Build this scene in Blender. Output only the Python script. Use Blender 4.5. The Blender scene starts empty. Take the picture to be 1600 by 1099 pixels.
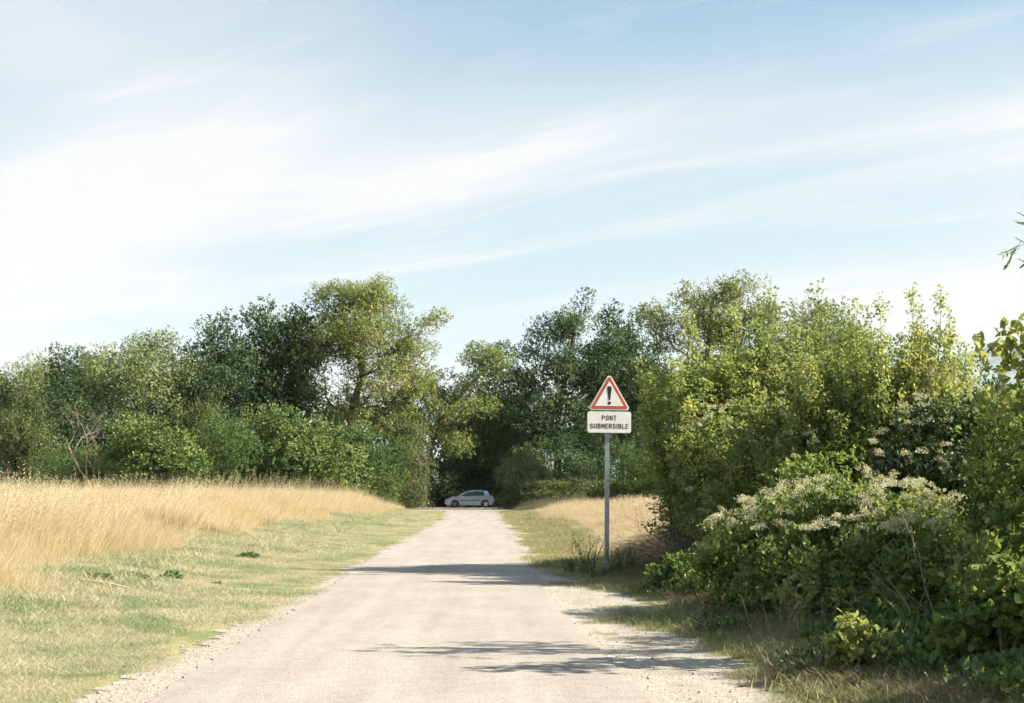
import bpy, math, random
import numpy as np
from mathutils import Vector

# ------------------------------------------------------------------ scene / camera / light
sc = bpy.context.scene
col = sc.collection
R = math.radians
PITCH = math.atan(216.5 / 2222.2)
EYE = 1.5
cam_d = bpy.data.cameras.new('camera')
cam_d.lens = 50.0
cam_d.sensor_width = 36.0
cam_d.clip_end = 20000
cam_d.dof.use_dof = True
cam_d.dof.focus_distance = 26.0
cam_d.dof.aperture_fstop = 8.0
cam = bpy.data.objects.new('camera', cam_d)
cam.location = (0, 0, EYE)
cam.rotation_euler = (math.pi / 2 + PITCH, 0, 0)
col.objects.link(cam)
sc.camera = cam

SUN_EL = R(33.0)
SUN_AZ = R(95.0)          # clockwise from +Y (view direction): from the right
world = bpy.data.worlds.new('World')
sc.world = world
world.use_nodes = True
wn, wl = world.node_tree.nodes, world.node_tree.links
wn.clear()

def build_world():
    out = wn.new('ShaderNodeOutputWorld')
    bg = wn.new('ShaderNodeBackground')
    bg.inputs['Strength'].default_value = 0.077
    sky = wn.new('ShaderNodeTexSky')
    sky.sky_type = 'NISHITA'
    sky.sun_disc = False
    sky.sun_elevation = SUN_EL
    sky.sun_rotation = SUN_AZ
    sky.air_density = 1.0
    sky.dust_density = 0.6
    sky.ozone_density = 1.6
    tc = wn.new('ShaderNodeTexCoord')
    sep = wn.new('ShaderNodeSeparateXYZ')
    wl.new(tc.outputs['Generated'], sep.inputs[0])

    def m(op, a, b=None, c=None):
        n = wn.new('ShaderNodeMath'); n.operation = op
        for i, v in enumerate((a, b, c)):
            if v is None: continue
            if isinstance(v, (int, float)): n.inputs[i].default_value = v
            else: wl.new(v, n.inputs[i])
        return n.outputs[0]
    zz = m('ADD', m('MAXIMUM', sep.outputs[2], 0.0), 0.10)
    u = m('DIVIDE', sep.outputs[0], zz)
    v = m('DIVIDE', sep.outputs[1], zz)
    cmb = wn.new('ShaderNodeCombineXYZ')
    wl.new(u, cmb.inputs[0]); wl.new(v, cmb.inputs[1])

    def noise(scale, detail, rough, dist, loc, rot, scl):
        mp = wn.new('ShaderNodeMapping'); mp.vector_type = 'TEXTURE'
        mp.inputs['Location'].default_value = loc
        mp.inputs['Rotation'].default_value = (0, 0, rot)
        mp.inputs['Scale'].default_value = scl
        wl.new(cmb.outputs[0], mp.inputs[0])
        n = wn.new('ShaderNodeTexNoise')
        n.inputs['Scale'].default_value = scale
        n.inputs['Detail'].default_value = detail
        n.inputs['Roughness'].default_value = rough
        n.inputs['Distortion'].default_value = dist
        wl.new(mp.outputs[0], n.inputs['Vector'])
        return n.outputs['Fac']

    def smooth(x, a, b):
        n = wn.new('ShaderNodeMapRange'); n.interpolation_type = 'SMOOTHSTEP'
        n.inputs['From Min'].default_value = a; n.inputs['From Max'].default_value = b
        wl.new(x, n.inputs['Value'])
        return n.outputs[0]
    # broad veils, then drawn-out streaks
    veil = smooth(noise(0.42, 3, 0.5, 0.4, (9.5, 2.9, 0), R(150), (1.3, 0.9, 1)), 0.36, 0.72)
    streak = smooth(noise(0.8, 9, 0.55, 0.7, (9.1, 10.7, 0), R(152), (2.3, 0.75, 1)), 0.42, 0.76)
    wisp = smooth(noise(2.2, 10, 0.62, 0.9, (13.7, 10.5, 0), R(147), (2.8, 0.75, 1)), 0.50, 0.76)
    c = m('ADD', m('MULTIPLY', veil, 0.72), m('MULTIPLY', streak, m('ADD', m('MULTIPLY', veil, 0.6), 0.32)))
    c = m('ADD', c, m('MULTIPLY', wisp, 0.38))
    # thin cloud piles up with distance towards the horizon, all the way round
    hor = wn.new('ShaderNodeMapRange')
    hor.interpolation_type = 'SMOOTHSTEP'
    hor.inputs['From Min'].default_value = 0.33; hor.inputs['From Max'].default_value = 0.02
    hor.inputs['To Min'].default_value = 0.0; hor.inputs['To Max'].default_value = 0.56
    wl.new(sep.outputs[2], hor.inputs['Value'])
    c = m('MINIMUM', m('ADD', c, hor.outputs[0]), 0.97)
    tintn = wn.new('ShaderNodeMix'); tintn.data_type = 'RGBA'; tintn.blend_type = 'MULTIPLY'
    tintn.inputs[0].default_value = 1.0
    gm = wn.new('ShaderNodeGamma'); gm.inputs[1].default_value = 0.65     # hazy summer air: flatter from zenith to horizon
    wl.new(sky.outputs[0], gm.inputs[0])
    wl.new(gm.outputs[0], tintn.inputs[6]); tintn.inputs[7].default_value = (1.04, 1.28, 1.26, 1)
    mix = wn.new('ShaderNodeMix'); mix.data_type = 'RGBA'
    wl.new(c, mix.inputs[0])
    wl.new(tintn.outputs[2], mix.inputs[6])
    mix.inputs[7].default_value = (3.95, 3.92, 3.92, 1)
    wl.new(mix.outputs[2], bg.inputs['Color'])
    wl.new(bg.outputs[0], out.inputs[0])
build_world()

sun_d = bpy.data.lights.new('sun', 'SUN')
sun_d.energy = 5.0
sun_d.angle = R(0.5)
sun_d.color = (1.0, 0.93, 0.80)
sun = bpy.data.objects.new('sun', sun_d)
sdir = Vector((math.sin(SUN_AZ) * math.cos(SUN_EL), math.cos(SUN_AZ) * math.cos(SUN_EL), math.sin(SUN_EL)))
sun.rotation_euler = (-sdir).to_track_quat('-Z', 'Y').to_euler()
sun.location = (60, 10, 60)
col.objects.link(sun)

sc.view_settings.view_transform = 'Standard'
sc.view_settings.look = 'None'
sc.view_settings.gamma = 1.0
sc.view_settings.exposure = 1.65
sc.view_settings.use_curve_mapping = False
sc.cycles.max_bounces = 4
sc.cycles.diffuse_bounces = 3
sc.cycles.glossy_bounces = 2
sc.cycles.transmission_bounces = 3
sc.cycles.volume_bounces = 0
sc.cycles.use_light_tree = False
sc.cycles.caustics_reflective = False
sc.cycles.caustics_refractive = False
sc.cycles.use_adaptive_sampling = True
sc.cycles.adaptive_threshold = 0.02
sc.cycles.transparent_max_bounces = 8
sc.cycles.sample_clamp_indirect = 6.0

# ------------------------------------------------------------------ helpers
def pdir(px, py):
    u = (px - 800) / 2222.2
    v = (549.5 - py) / 2222.2
    s, c = math.sin(PITCH), math.cos(PITCH)
    return u, c - v * s, s + v * c

def at(px, py, Y):
    """world point seen at photo pixel (px,py) at depth Y"""
    a, b, c = pdir(px, py)
    t = Y / b
    return a * t, Y, EYE + c * t

def sstep(a, b, x):
    t = np.clip((x - a) / (b - a), 0, 1)
    return t * t * (3 - 2 * t)

ROAD_Y = np.array([-30, 0, 10, 18, 27, 42, 60, 77, 95, 112, 126.0])
ROAD_L = np.array([-2.1, -2.4, -2.57, -2.75, -2.98, -3.1, -3.3, -3.65, -4.3, -5.2, -6.0])
ROAD_R = np.array([1.6, 1.25, 0.95, 0.62, 0.32, 0.12, -0.2, -0.6, -0.95, -1.3, -1.6])
def road_l(y): return np.interp(y, ROAD_Y, ROAD_L)
def road_r(y): return np.interp(y, ROAD_Y, ROAD_R)

def height(x, y):
    x = np.asarray(x, float); y = np.asarray(y, float)
    L = road_l(y) - x
    Rr = x - road_r(y)
    far = 1 - sstep(92, 106, y)          # the crossing lane at the far end is level
    z = (0.45 * sstep(0.5, 6.5, L) + 0.10 * sstep(6, 16, L)) * far
    z = z + 0.16 * sstep(0.9, 3.2, Rr) * far
    bump = 0.012 * (np.sin(x * 1.3 + 0.7 * y) + np.sin(1.1 * y - 2.3 * x + 1) + np.sin(2.9 * x + 2.3 * y + 2)) + 0.05 * np.sin(x * 0.31 + 1) * np.sin(y * 0.27)
    z = z + bump * (sstep(1.2, 4, L) + sstep(1.2, 4, Rr)) * far
    return z

def ground_at(px, py):
    a, b, c = pdir(px, py)
    z = 0.0
    for _ in range(40):
        t = (z - EYE) / c
        z = 0.5 * z + 0.5 * float(height(a * t, b * t))
    return a * t, b * t, z

def mesh_np(name, V, polys, mats=(), attrs=None, midx=None, smooth=False):
    """V (n,3); polys: list of int arrays (m,k)"""
    me = bpy.data.meshes.new(name)
    V = np.asarray(V, np.float32)
    me.vertices.add(len(V))
    me.vertices.foreach_set('co', V.ravel())
    loops = np.concatenate([p.ravel() for p in polys]).astype(np.int32)
    sizes = np.concatenate([np.full(len(p), p.shape[1], np.int32) for p in polys])
    starts = np.concatenate([[0], np.cumsum(sizes)[:-1]]).astype(np.int32)
    me.loops.add(len(loops))
    me.loops.foreach_set('vertex_index', loops)
    me.polygons.add(len(sizes))
    me.polygons.foreach_set('loop_start', starts)
    if midx is not None:
        me.polygons.foreach_set('material_index', np.asarray(midx, np.int32))
    if smooth:
        me.polygons.foreach_set('use_smooth', np.ones(len(sizes), bool))
    for k, v in (attrs or {}).items():
        a = me.attributes.new(k, 'FLOAT', 'POINT')
        a.data.foreach_set('value', np.asarray(v, np.float32))
    for mt in mats: me.materials.append(mt)
    me.update(calc_edges=True)
    return me

def obj(name, me, parent=None, loc=None, rot=None):
    o = bpy.data.objects.new(name, me)
    col.objects.link(o)
    if parent: o.parent = parent
    if loc is not None: o.location = loc
    if rot is not None: o.rotation_euler = rot
    return o

def empty(name, loc, label, cat, group=None, rotz=0.0):
    o = bpy.data.objects.new(name, None)
    o.empty_display_size = 0.2
    col.objects.link(o)
    o.location = loc
    o.rotation_euler = (0, 0, rotz)
    return tag(o, label, cat, group)

def tag(o, label, cat=None, group=None, kind=None):
    if label: o['label'] = label
    if cat: o['category'] = cat
    if group: o['group'] = group
    if kind: o['kind'] = kind
    return o

class MB:
    """collects polygons"""
    def __init__(s): s.v = []; s.f = []
    def poly(s, pts):
        n = len(s.v); s.v += [tuple(p) for p in pts]; s.f.append(tuple(range(n, n + len(pts))))
    def box(s, c, d):
        x, y, z = c; a, b, h = d[0] / 2, d[1] / 2, d[2] / 2
        n = len(s.v)
        s.v += [(x + i * a, y + j * b, z + k * h) for k in (-1, 1) for j in (-1, 1) for i in (-1, 1)]
        for q in ((0, 2, 3, 1), (4, 5, 7, 6), (0, 1, 5, 4), (2, 6, 7, 3), (0, 4, 6, 2), (1, 3, 7, 5)):
            s.f.append(tuple(n + i for i in q))
    def slab(s, out, y0, y1):
        """outline [(x,z)] counter-clockwise seen from -Y, extruded from y0 (front) to y1"""
        n = len(s.v); k = len(out)
        s.v += [(x, y0, z) for x, z in out] + [(x, y1, z) for x, z in out]
        s.f.append(tuple(range(n, n + k)))
        s.f.append(tuple(range(n + 2 * k - 1, n + k - 1, -1)))
        for i in range(k):
            j = (i + 1) % k
            s.f.append((n + j, n + i, n + k + i, n + k + j))
    def mesh(s, name, mat, smooth=False):
        me = bpy.data.meshes.new(name)
        me.from_pydata(s.v, [], s.f)
        me.materials.append(mat)
        if smooth:
            for p in me.polygons: p.use_smooth = True
        me.update()
        return me

# ------------------------------------------------------------------ materials
def mat_new(name):
    m = bpy.data.materials.new(name); m.use_nodes = True
    nt = m.node_tree
    for n in list(nt.nodes): nt.nodes.remove(n)
    out = nt.nodes.new('ShaderNodeOutputMaterial')
    return m, nt, out

def ramp(nt, fac, stops):
    r = nt.nodes.new('ShaderNodeValToRGB')
    el = r.color_ramp.elements
    while len(el) < len(stops): el.new(0.5)
    for e, (p, c) in zip(el, stops):
        e.position = p; e.color = (*c, 1)
    nt.links.new(fac, r.inputs[0])
    return r.outputs[0]

def nz(nt, scale, detail=4, rough=0.55, vec=None, dist=0.0):
    n = nt.nodes.new('ShaderNodeTexNoise')
    n.inputs['Scale'].default_value = scale
    n.inputs['Detail'].default_value = detail
    n.inputs['Roughness'].default_value = rough
    n.inputs['Distortion'].default_value = dist
    if vec is not None: nt.links.new(vec, n.inputs['Vector'])
    return n.outputs['Fac']

def mathn(nt, op, a, b=None, clamp=False):
    n = nt.nodes.new('ShaderNodeMath'); n.operation = op; n.use_clamp = clamp
    for i, v in enumerate((a, b)):
        if v is None: continue
        if isinstance(v, (int, float)): n.inputs[i].default_value = v
        else: nt.links.new(v, n.inputs[i])
    return n.outputs[0]

def mixc(nt, f, a, b, mode='MIX'):
    n = nt.nodes.new('ShaderNodeMix'); n.data_type = 'RGBA'; n.blend_type = mode
    for i, v in ((0, f), (6, a), (7, b)):
        if isinstance(v, (int, float)): n.inputs[i].default_value = v
        elif isinstance(v, tuple): n.inputs[i].default_value = (*v, 1)
        else: nt.links.new(v, n.inputs[i])
    return n.outputs[2]

def pos(nt): return nt.nodes.new('ShaderNodeNewGeometry').outputs['Position']

def plain(name, c, rough=0.5, metal=0.0, var=0.12, scale=30, spec=0.5, coat=0.0):
    m, nt, out = mat_new(name)
    b = nt.nodes.new('ShaderNodeBsdfPrincipled')
    f = nz(nt, scale, 5, 0.6, nt.nodes.new('ShaderNodeTexCoord').outputs['Object'])
    lo = tuple(x * (1 - var) for x in c); hi = tuple(min(1, x * (1 + var)) for x in c)
    nt.links.new(ramp(nt, f, [(0.3, lo), (0.7, hi)]), b.inputs['Base Color'])
    b.inputs['Roughness'].default_value = rough
    b.inputs['Metallic'].default_value = metal
    b.inputs['Specular IOR Level'].default_value = spec
    b.inputs['Coat Weight'].default_value = coat
    nt.links.new(b.outputs[0], out.inputs[0])
    return m

def leaf_mat(name, stops, trans=0.4, rough=0.6, spec=0.14, warm=(1.15, 1.15, 0.62)):
    """leaf colour by the per-leaf attribute 'tint'; light passes through the blade"""
    m, nt, out = mat_new(name)
    at_ = nt.nodes.new('ShaderNodeAttribute'); at_.attribute_name = 'tint'
    c = ramp(nt, at_.outputs['Fac'], stops)
    b = nt.nodes.new('ShaderNodeBsdfPrincipled')
    nt.links.new(c, b.inputs['Base Color'])
    b.inputs['Roughness'].default_value = rough
    b.inputs['Specular IOR Level'].default_value = spec
    t = nt.nodes.new('ShaderNodeBsdfTranslucent')
    nt.links.new(mixc(nt, 1.0, c, warm, 'MULTIPLY'), t.inputs[0])
    mx = nt.nodes.new('ShaderNodeMixShader'); mx.inputs[0].default_value = trans
    nt.links.new(b.outputs[0], mx.inputs[1]); nt.links.new(t.outputs[0], mx.inputs[2])
    nt.links.new(mx.outputs[0], out.inputs[0])
    return m

def stops(dark, mid, light):
    return [(0.08, dark), (0.5, mid), (0.92, light)]

LEAF = {
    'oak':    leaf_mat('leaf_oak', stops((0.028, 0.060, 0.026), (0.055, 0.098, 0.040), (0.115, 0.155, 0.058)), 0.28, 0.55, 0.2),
    'poplar': leaf_mat('leaf_poplar', stops((0.085, 0.135, 0.038), (0.180, 0.225, 0.070), (0.310, 0.320, 0.125)), 0.26),
    'willow': leaf_mat('leaf_willow', stops((0.080, 0.125, 0.050), (0.165, 0.210, 0.085), (0.280, 0.300, 0.130)), 0.26),
    'hazel':  leaf_mat('leaf_hazel', stops((0.045, 0.088, 0.026), (0.092, 0.146, 0.044), (0.180, 0.215, 0.075)), 0.26),
    'olive':  leaf_mat('leaf_olive', stops((0.065, 0.090, 0.035), (0.115, 0.140, 0.055), (0.195, 0.200, 0.085)), 0.26),
    'rust':   leaf_mat('leaf_rust', stops((0.111, 0.101, 0.051), (0.170, 0.140, 0.069), (0.257, 0.180, 0.096)), 0.3),
    'ash':    leaf_mat('leaf_ash', stops((0.105, 0.162, 0.052), (0.240, 0.298, 0.105), (0.430, 0.435, 0.195)), 0.5),
    'maple':  leaf_mat('leaf_maple', stops((0.092, 0.142, 0.055), (0.205, 0.255, 0.105), (0.365, 0.375, 0.190)), 0.4),
    'clem':   leaf_mat('leaf_clematis', stops((0.064, 0.110, 0.034), (0.155, 0.210, 0.070), (0.310, 0.332, 0.140)), 0.42),
    'ivy':    leaf_mat('leaf_shade_ivy', stops((0.029, 0.050, 0.021), (0.047, 0.075, 0.028), (0.088, 0.115, 0.043)), 0.22, 0.5, 0.25),  # very dark green, the shaded side of the mound put into the colour
    'vine':   leaf_mat('leaf_vine', stops((0.070, 0.115, 0.034), (0.150, 0.205, 0.065), (0.325, 0.350, 0.135)), 0.45),
    'weed':   leaf_mat('leaf_weed', stops((0.075, 0.120, 0.057), (0.125, 0.180, 0.085), (0.225, 0.264, 0.137)), 0.3),
}
FLOWER = leaf_mat('blossom_cream', stops((0.36, 0.34, 0.19), (0.52, 0.49, 0.32), (0.66, 0.63, 0.47)), 0.35, 0.7, 0.2, (1, 1, 0.85))
BARK = plain('bark_grey', (0.14, 0.115, 0.085), 0.9, 0, 0.35, 6, 0.2)
BARK_DK = plain('bark_dark', (0.075, 0.06, 0.045), 0.9, 0, 0.35, 8, 0.2)
DEADWOOD = plain('dead_wood', (0.30, 0.25, 0.19), 0.9, 0, 0.3, 9, 0.2)
BRUSHWOOD = plain('brush_wood', (0.13, 0.10, 0.072), 0.9, 0, 0.35, 9, 0.2)

def blade_mat(name, base, top, jitter, trans=0.35, patch=None, patch_scale=0.5):
    """grass blade: colour from root to tip by attribute 'along', a random shift per tuft, patches across the ground"""
    m, nt, out = mat_new(name)
    al = nt.nodes.new('ShaderNodeAttribute'); al.attribute_name = 'along'
    ti = nt.nodes.new('ShaderNodeAttribute'); ti.attribute_name = 'tint'
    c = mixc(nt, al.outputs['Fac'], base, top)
    if patch:
        p = nz(nt, patch_scale, 4, 0.6, pos(nt), 0.6)
        mr = nt.nodes.new('ShaderNodeMapRange')
        mr.inputs['From Min'].default_value = 0.42; mr.inputs['From Max'].default_value = 0.62
        nt.links.new(p, mr.inputs['Value'])
        rnd0 = nt.nodes.new('ShaderNodeObjectInfo').outputs['Random']
        k = mathn(nt, 'ADD', mr.outputs[0], mathn(nt, 'MULTIPLY', mathn(nt, 'SUBTRACT', rnd0, 0.5), 0.7), True)
        c = mixc(nt, k, c, patch)
    rnd = nt.nodes.new('ShaderNodeObjectInfo').outputs['Random']
    v = mathn(nt, 'ADD', mathn(nt, 'MULTIPLY', mathn(nt, 'ADD', rnd, ti.outputs['Fac']), jitter), 1 - jitter)
    cc = nt.nodes.new('ShaderNodeCombineColor')
    for i in range(3): nt.links.new(v, cc.inputs[i])
    c = mixc(nt, 1.0, c, cc.outputs[0], 'MULTIPLY')
    b = nt.nodes.new('ShaderNodeBsdfPrincipled')
    nt.links.new(c, b.inputs['Base Color'])
    b.inputs['Roughness'].default_value = 0.55
    b.inputs['Specular IOR Level'].default_value = 0.25
    t = nt.nodes.new('ShaderNodeBsdfTranslucent'); nt.links.new(c, t.inputs[0])
    mx = nt.nodes.new('ShaderNodeMixShader'); mx.inputs[0].default_value = trans
    nt.links.new(b.outputs[0], mx.inputs[1]); nt.links.new(t.outputs[0], mx.inputs[2])
    nt.links.new(mx.outputs[0], out.inputs[0])
    return m

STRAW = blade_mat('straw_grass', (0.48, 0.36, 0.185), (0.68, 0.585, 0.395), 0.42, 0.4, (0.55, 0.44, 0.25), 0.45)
STRAW_PALE = blade_mat('pale_straw_grass', (0.42, 0.33, 0.18), (0.56, 0.45, 0.29), 0.30, 0.4)
LITTER = blade_mat('dead_litter_shaded', (0.16, 0.12, 0.075), (0.25, 0.20, 0.12), 0.35, 0.25)  # darkened to put the shade under the bushes into the colour
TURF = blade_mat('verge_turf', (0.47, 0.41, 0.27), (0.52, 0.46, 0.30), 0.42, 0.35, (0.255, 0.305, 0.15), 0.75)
TURF_SHADE = blade_mat('verge_weeds_shaded', (0.20, 0.22, 0.09), (0.26, 0.27, 0.12), 0.35, 0.35, (0.36, 0.30, 0.16), 0.8)  # turf colour lowered to stand in for shade on the right verge

def ground_mat():
    m, nt, out = mat_new('dry_meadow_soil')
    p = pos(nt)
    big = nz(nt, 0.55, 4, 0.6, p, 0.6)
    fine = nz(nt, 9.0, 6, 0.7, p)
    c = ramp(nt, big, [(0.36, (0.40, 0.33, 0.18)), (0.5, (0.32, 0.29, 0.15)), (0.64, (0.19, 0.22, 0.095))])
    c2 = mixc(nt, 1.0, c, ramp(nt, fine, [(0.3, (0.62, 0.6, 0.56)), (0.7, (1.18, 1.16, 1.1))]), 'MULTIPLY')
    b = nt.nodes.new('ShaderNodeBsdfPrincipled')
    nt.links.new(c2, b.inputs['Base Color'])
    b.inputs['Roughness'].default_value = 0.95
    b.inputs['Specular IOR Level'].default_value = 0.1
    bp = nt.nodes.new('ShaderNodeBump'); bp.inputs['Strength'].default_value = 0.5; bp.inputs['Distance'].default_value = 0.03
    nt.links.new(nz(nt, 22, 5, 0.7, p), bp.inputs['Height'])
    nt.links.new(bp.outputs[0], b.inputs['Normal'])
    nt.links.new(b.outputs[0], out.inputs[0])
    return m

def road_mat(name, lo, hi, speck, bumpd, spk_scale):
    m, nt, out = mat_new(name)
    p = pos(nt)
    big = nz(nt, 0.9, 5, 0.6, p, 0.3)
    c = ramp(nt, big, [(0.3, lo), (0.7, hi)])
    vo = nt.nodes.new('ShaderNodeTexVoronoi'); vo.inputs['Scale'].default_value = spk_scale
    nt.links.new(p, vo.inputs['Vector'])
    bw = nt.nodes.new('ShaderNodeRGBToBW'); nt.links.new(vo.outputs['Color'], bw.inputs[0])
    sp = ramp(nt, bw.outputs[0], [(0.1, tuple(1 - speck for _ in range(3))), (0.5, (1, 1, 1)), (0.9, tuple(1 + speck * 0.7 for _ in range(3)))])
    c = mixc(nt, 1.0, c, sp, 'MULTIPLY')
    mp = nt.nodes.new('ShaderNodeMapping'); mp.inputs['Scale'].default_value = (2.2, .12, 1); nt.links.new(p, mp.inputs[0])
    c = mixc(nt, 1.0, c, ramp(nt, nz(nt, 1.0, 5, .6, mp.outputs[0], .3), [(0.32, (0.86, 0.85, 0.84)), (0.62, (1.04, 1.04, 1.04))]), 'MULTIPLY')
    mid = nz(nt, 6, 6, 0.7, p)
    c = mixc(nt, 1.0, c, ramp(nt, mid, [(0.3, (0.9, 0.89, 0.88)), (0.7, (1.08, 1.08, 1.08))]), 'MULTIPLY')
    b = nt.nodes.new('ShaderNodeBsdfPrincipled')
    nt.links.new(c, b.inputs['Base Color'])
    b.inputs['Roughness'].default_value = 0.9
    b.inputs['Specular IOR Level'].default_value = 0.2
    bp = nt.nodes.new('ShaderNodeBump'); bp.inputs['Strength'].default_value = 0.6; bp.inputs['Distance'].default_value = bumpd
    nt.links.new(vo.outputs['Distance'], bp.inputs['Height'])
    nt.links.new(bp.outputs[0], b.inputs['Normal'])
    nt.links.new(b.outputs[0], out.inputs[0])
    return m

GROUND = ground_mat()
ASPHALT = road_mat('pale_worn_asphalt', (0.300, 0.264, 0.228), (0.348, 0.310, 0.272), 0.20, 0.005, 75)
GRAVEL = road_mat('limestone_grit', (0.31, 0.27, 0.225), (0.385, 0.342, 0.29), 0.34, 0.008, 60)
STONE = plain('limestone_chip', (0.37, 0.33, 0.28), 0.9, 0, 0.3, 12, 0.2)

# ------------------------------------------------------------------ ground, road
rng = np.random.default_rng(7)

def graded(lo, hi, dense, step, grow=1.18):
    a, b = dense
    mid = list(np.arange(a, b + 1e-6, step))
    up, s = [], step
    x = b
    while x < hi: s *= grow; x += s; up.append(x)
    dn, s = [], step
    x = a
    while x > lo: s *= grow; x -= s; dn.append(x)
    return np.array(dn[::-1] + mid + up)

def build_ground():
    xs = graded(-9000, 9000, (-26, 22), 0.4)
    ys = graded(-3000, 9000, (2, 70), 0.4)
    X, Y = np.meshgrid(xs, ys)
    Z = height(X, Y)
    V = np.stack([X, Y, Z], -1).reshape(-1, 3)
    nx, ny = len(xs), len(ys)
    i = np.arange(nx - 1)[None, :] + nx * np.arange(ny - 1)[:, None]
    q = np.stack([i, i + 1, i + 1 + nx, i + nx], -1).reshape(-1, 4)
    o = obj('ground', mesh_np('ground', V, [q], [GROUND], smooth=True))
    tag(o, 'dry grassy ground of verge and meadow either side of the lane', kind='structure')
build_ground()

def wob(y, seed, amp, freqs=(0.35, 0.9, 2.1, 5.0, 11.0)):
    r = np.random.default_rng(seed)
    s = 0
    for k, f in enumerate(freqs):
        s = s + np.sin(y * f * r.uniform(0.8, 1.2) + r.uniform(0, 6.3)) / (1 + k * 0.5)
    return amp * s / 2.2

def strip(name, ys, xl, xr, z, mat, cols=9):
    t = np.linspace(0, 1, cols)
    X = xl[:, None] * (1 - t) + xr[:, None] * t
    Y = np.repeat(ys[:, None], cols, 1)
    V = np.stack([X, Y, np.full_like(X, z)], -1).reshape(-1, 3)
    i = np.arange(cols - 1)[None, :] + cols * np.arange(len(ys) - 1)[:, None]
    q = np.stack([i, i + 1, i + 1 + cols, i + cols], -1).reshape(-1, 4)
    return obj(name, mesh_np(name, V, [q], [mat]))

yr = np.concatenate([np.arange(-12, 60, 0.05), np.arange(60, 122, 0.12)])
sh_l = 0.22 + 0.30 * (1 - sstep(12, 24, yr))
sh_r = 0.30 + 0.85 * (1 - sstep(20, 27, yr))
o = strip('gravel_shoulder', yr, road_l(yr) - np.clip(sh_l + wob(yr, 1, 0.15) + wob(yr, 21, 0.13, (9, 17, 29, 41)), -.1, 2), road_r(yr) + np.clip(sh_r + wob(yr, 2, 0.22) + wob(yr, 22, 0.22, (7, 13, 23, 37)), -.1, 2), 0.006, GRAVEL, 14)
tag(o, 'pale limestone grit along both edges of the lane', kind='structure')
o = strip('road', yr, road_l(yr) + wob(yr, 3, 0.05) + wob(yr, 23, 0.03, (9, 17, 29)), road_r(yr) + wob(yr, 4, 0.05) + wob(yr, 24, 0.03, (9, 17, 29)), 0.014, ASPHALT, 9)
tag(o, 'pale worn single track asphalt lane', kind='structure')
yc = np.arange(103, 126, 0.25)
o = strip('crossing_lane', yc, -60 + wob(yc, 5, .5), 30 + wob(yc, 6, 0.5), 0.020, GRAVEL, 40)
tag(o, 'pale gravel lane crossing at the end of the road', kind='structure')

# far hills
def build_hills():
    n = 160
    xs = np.linspace(-5200, 5200, n)
    V = []
    prof = 330 + 90 * np.sin(xs / 900 + 0.6) + 45 * np.sin(xs / 310) + 16 * np.sin(xs / 90 + 2)
    prof *= 0.6 + 1.12 * sstep(200, 1900, xs)
    rows = [(0.0, 0.0), (0.35, 500), (0.75, 1100), (1.0, 1700), (0.6, 2600), (0.0, 3600)]
    for f, dy in rows:
        for x, p in zip(xs, prof): V.append((x, 4600 + dy + 120 * math.sin(x / 400), p * f - 5))
    i = np.arange(n - 1)[None, :] + n * np.arange(len(rows) - 1)[:, None]
    q = np.stack([i, i + 1, i + 1 + n, i + n], -1).reshape(-1, 4)
    m = plain('hazed_hill_scrub', (0.20, 0.24, 0.22), 1.0, 0, 0.4, 0.01, 0.0)  # scrub colour paled so that part of the haze is painted in
    o = obj('hills', mesh_np('hills', np.array(V), [q], [m], smooth=True))
    tag(o, 'blue wooded hill far away above the right hand bushes', kind='structure')
build_hills()

# ------------------------------------------------------------------ foliage generators
def unit(v): return v / (np.linalg.norm(v, axis=-1, keepdims=True) + 1e-9)

SHAPES = {   # (along, side, lift): outline of each half of the blade, from base to tip
    'dia':  [(0.45, 0.36, 0.10)],
    'leaf': [(0.25, 0.26, 0.06), (0.62, 0.27, 0.08)],
    'lance': [(0.3, 0.15, 0.04), (0.65, 0.13, 0.05)],
    'broad': [(-0.10, 0.34, 0.05), (0.25, 0.50, 0.10), (0.60, 0.34, 0.04)],
}
def leaf_mesh_data(P, T, N, size, shape, tint):
    """P base points, T directions, N rough normals, size per leaf"""
    T = unit(T); S = unit(np.cross(T, N)); N = np.cross(S, T)
    half = SHAPES[shape]; k = len(half)
    nv = 2 + 2 * k
    sz = size[:, None]
    V = np.empty((len(P), nv, 3), np.float32)
    V[:, 0] = P
    for j, (a, b, c) in enumerate(half):
        V[:, 1 + j] = P + sz * (a * T + b * S + c * N)
        V[:, 2 + k + j] = P + sz * (a * T - b * S + c * N)
    V[:, 1 + k] = P + sz * T
    base = np.arange(len(P))[:, None] * nv
    left = base + np.array([0] + list(range(1, k + 2)))[None, :]
    right = base + np.array([0, 1 + k] + list(range(1 + 2 * k, 1 + k, -1)))[None, :]
    polys = np.concatenate([left[:, ::-1], right[:, ::-1]])
    return V.reshape(-1, 3), polys, np.repeat(tint, nv)

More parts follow.
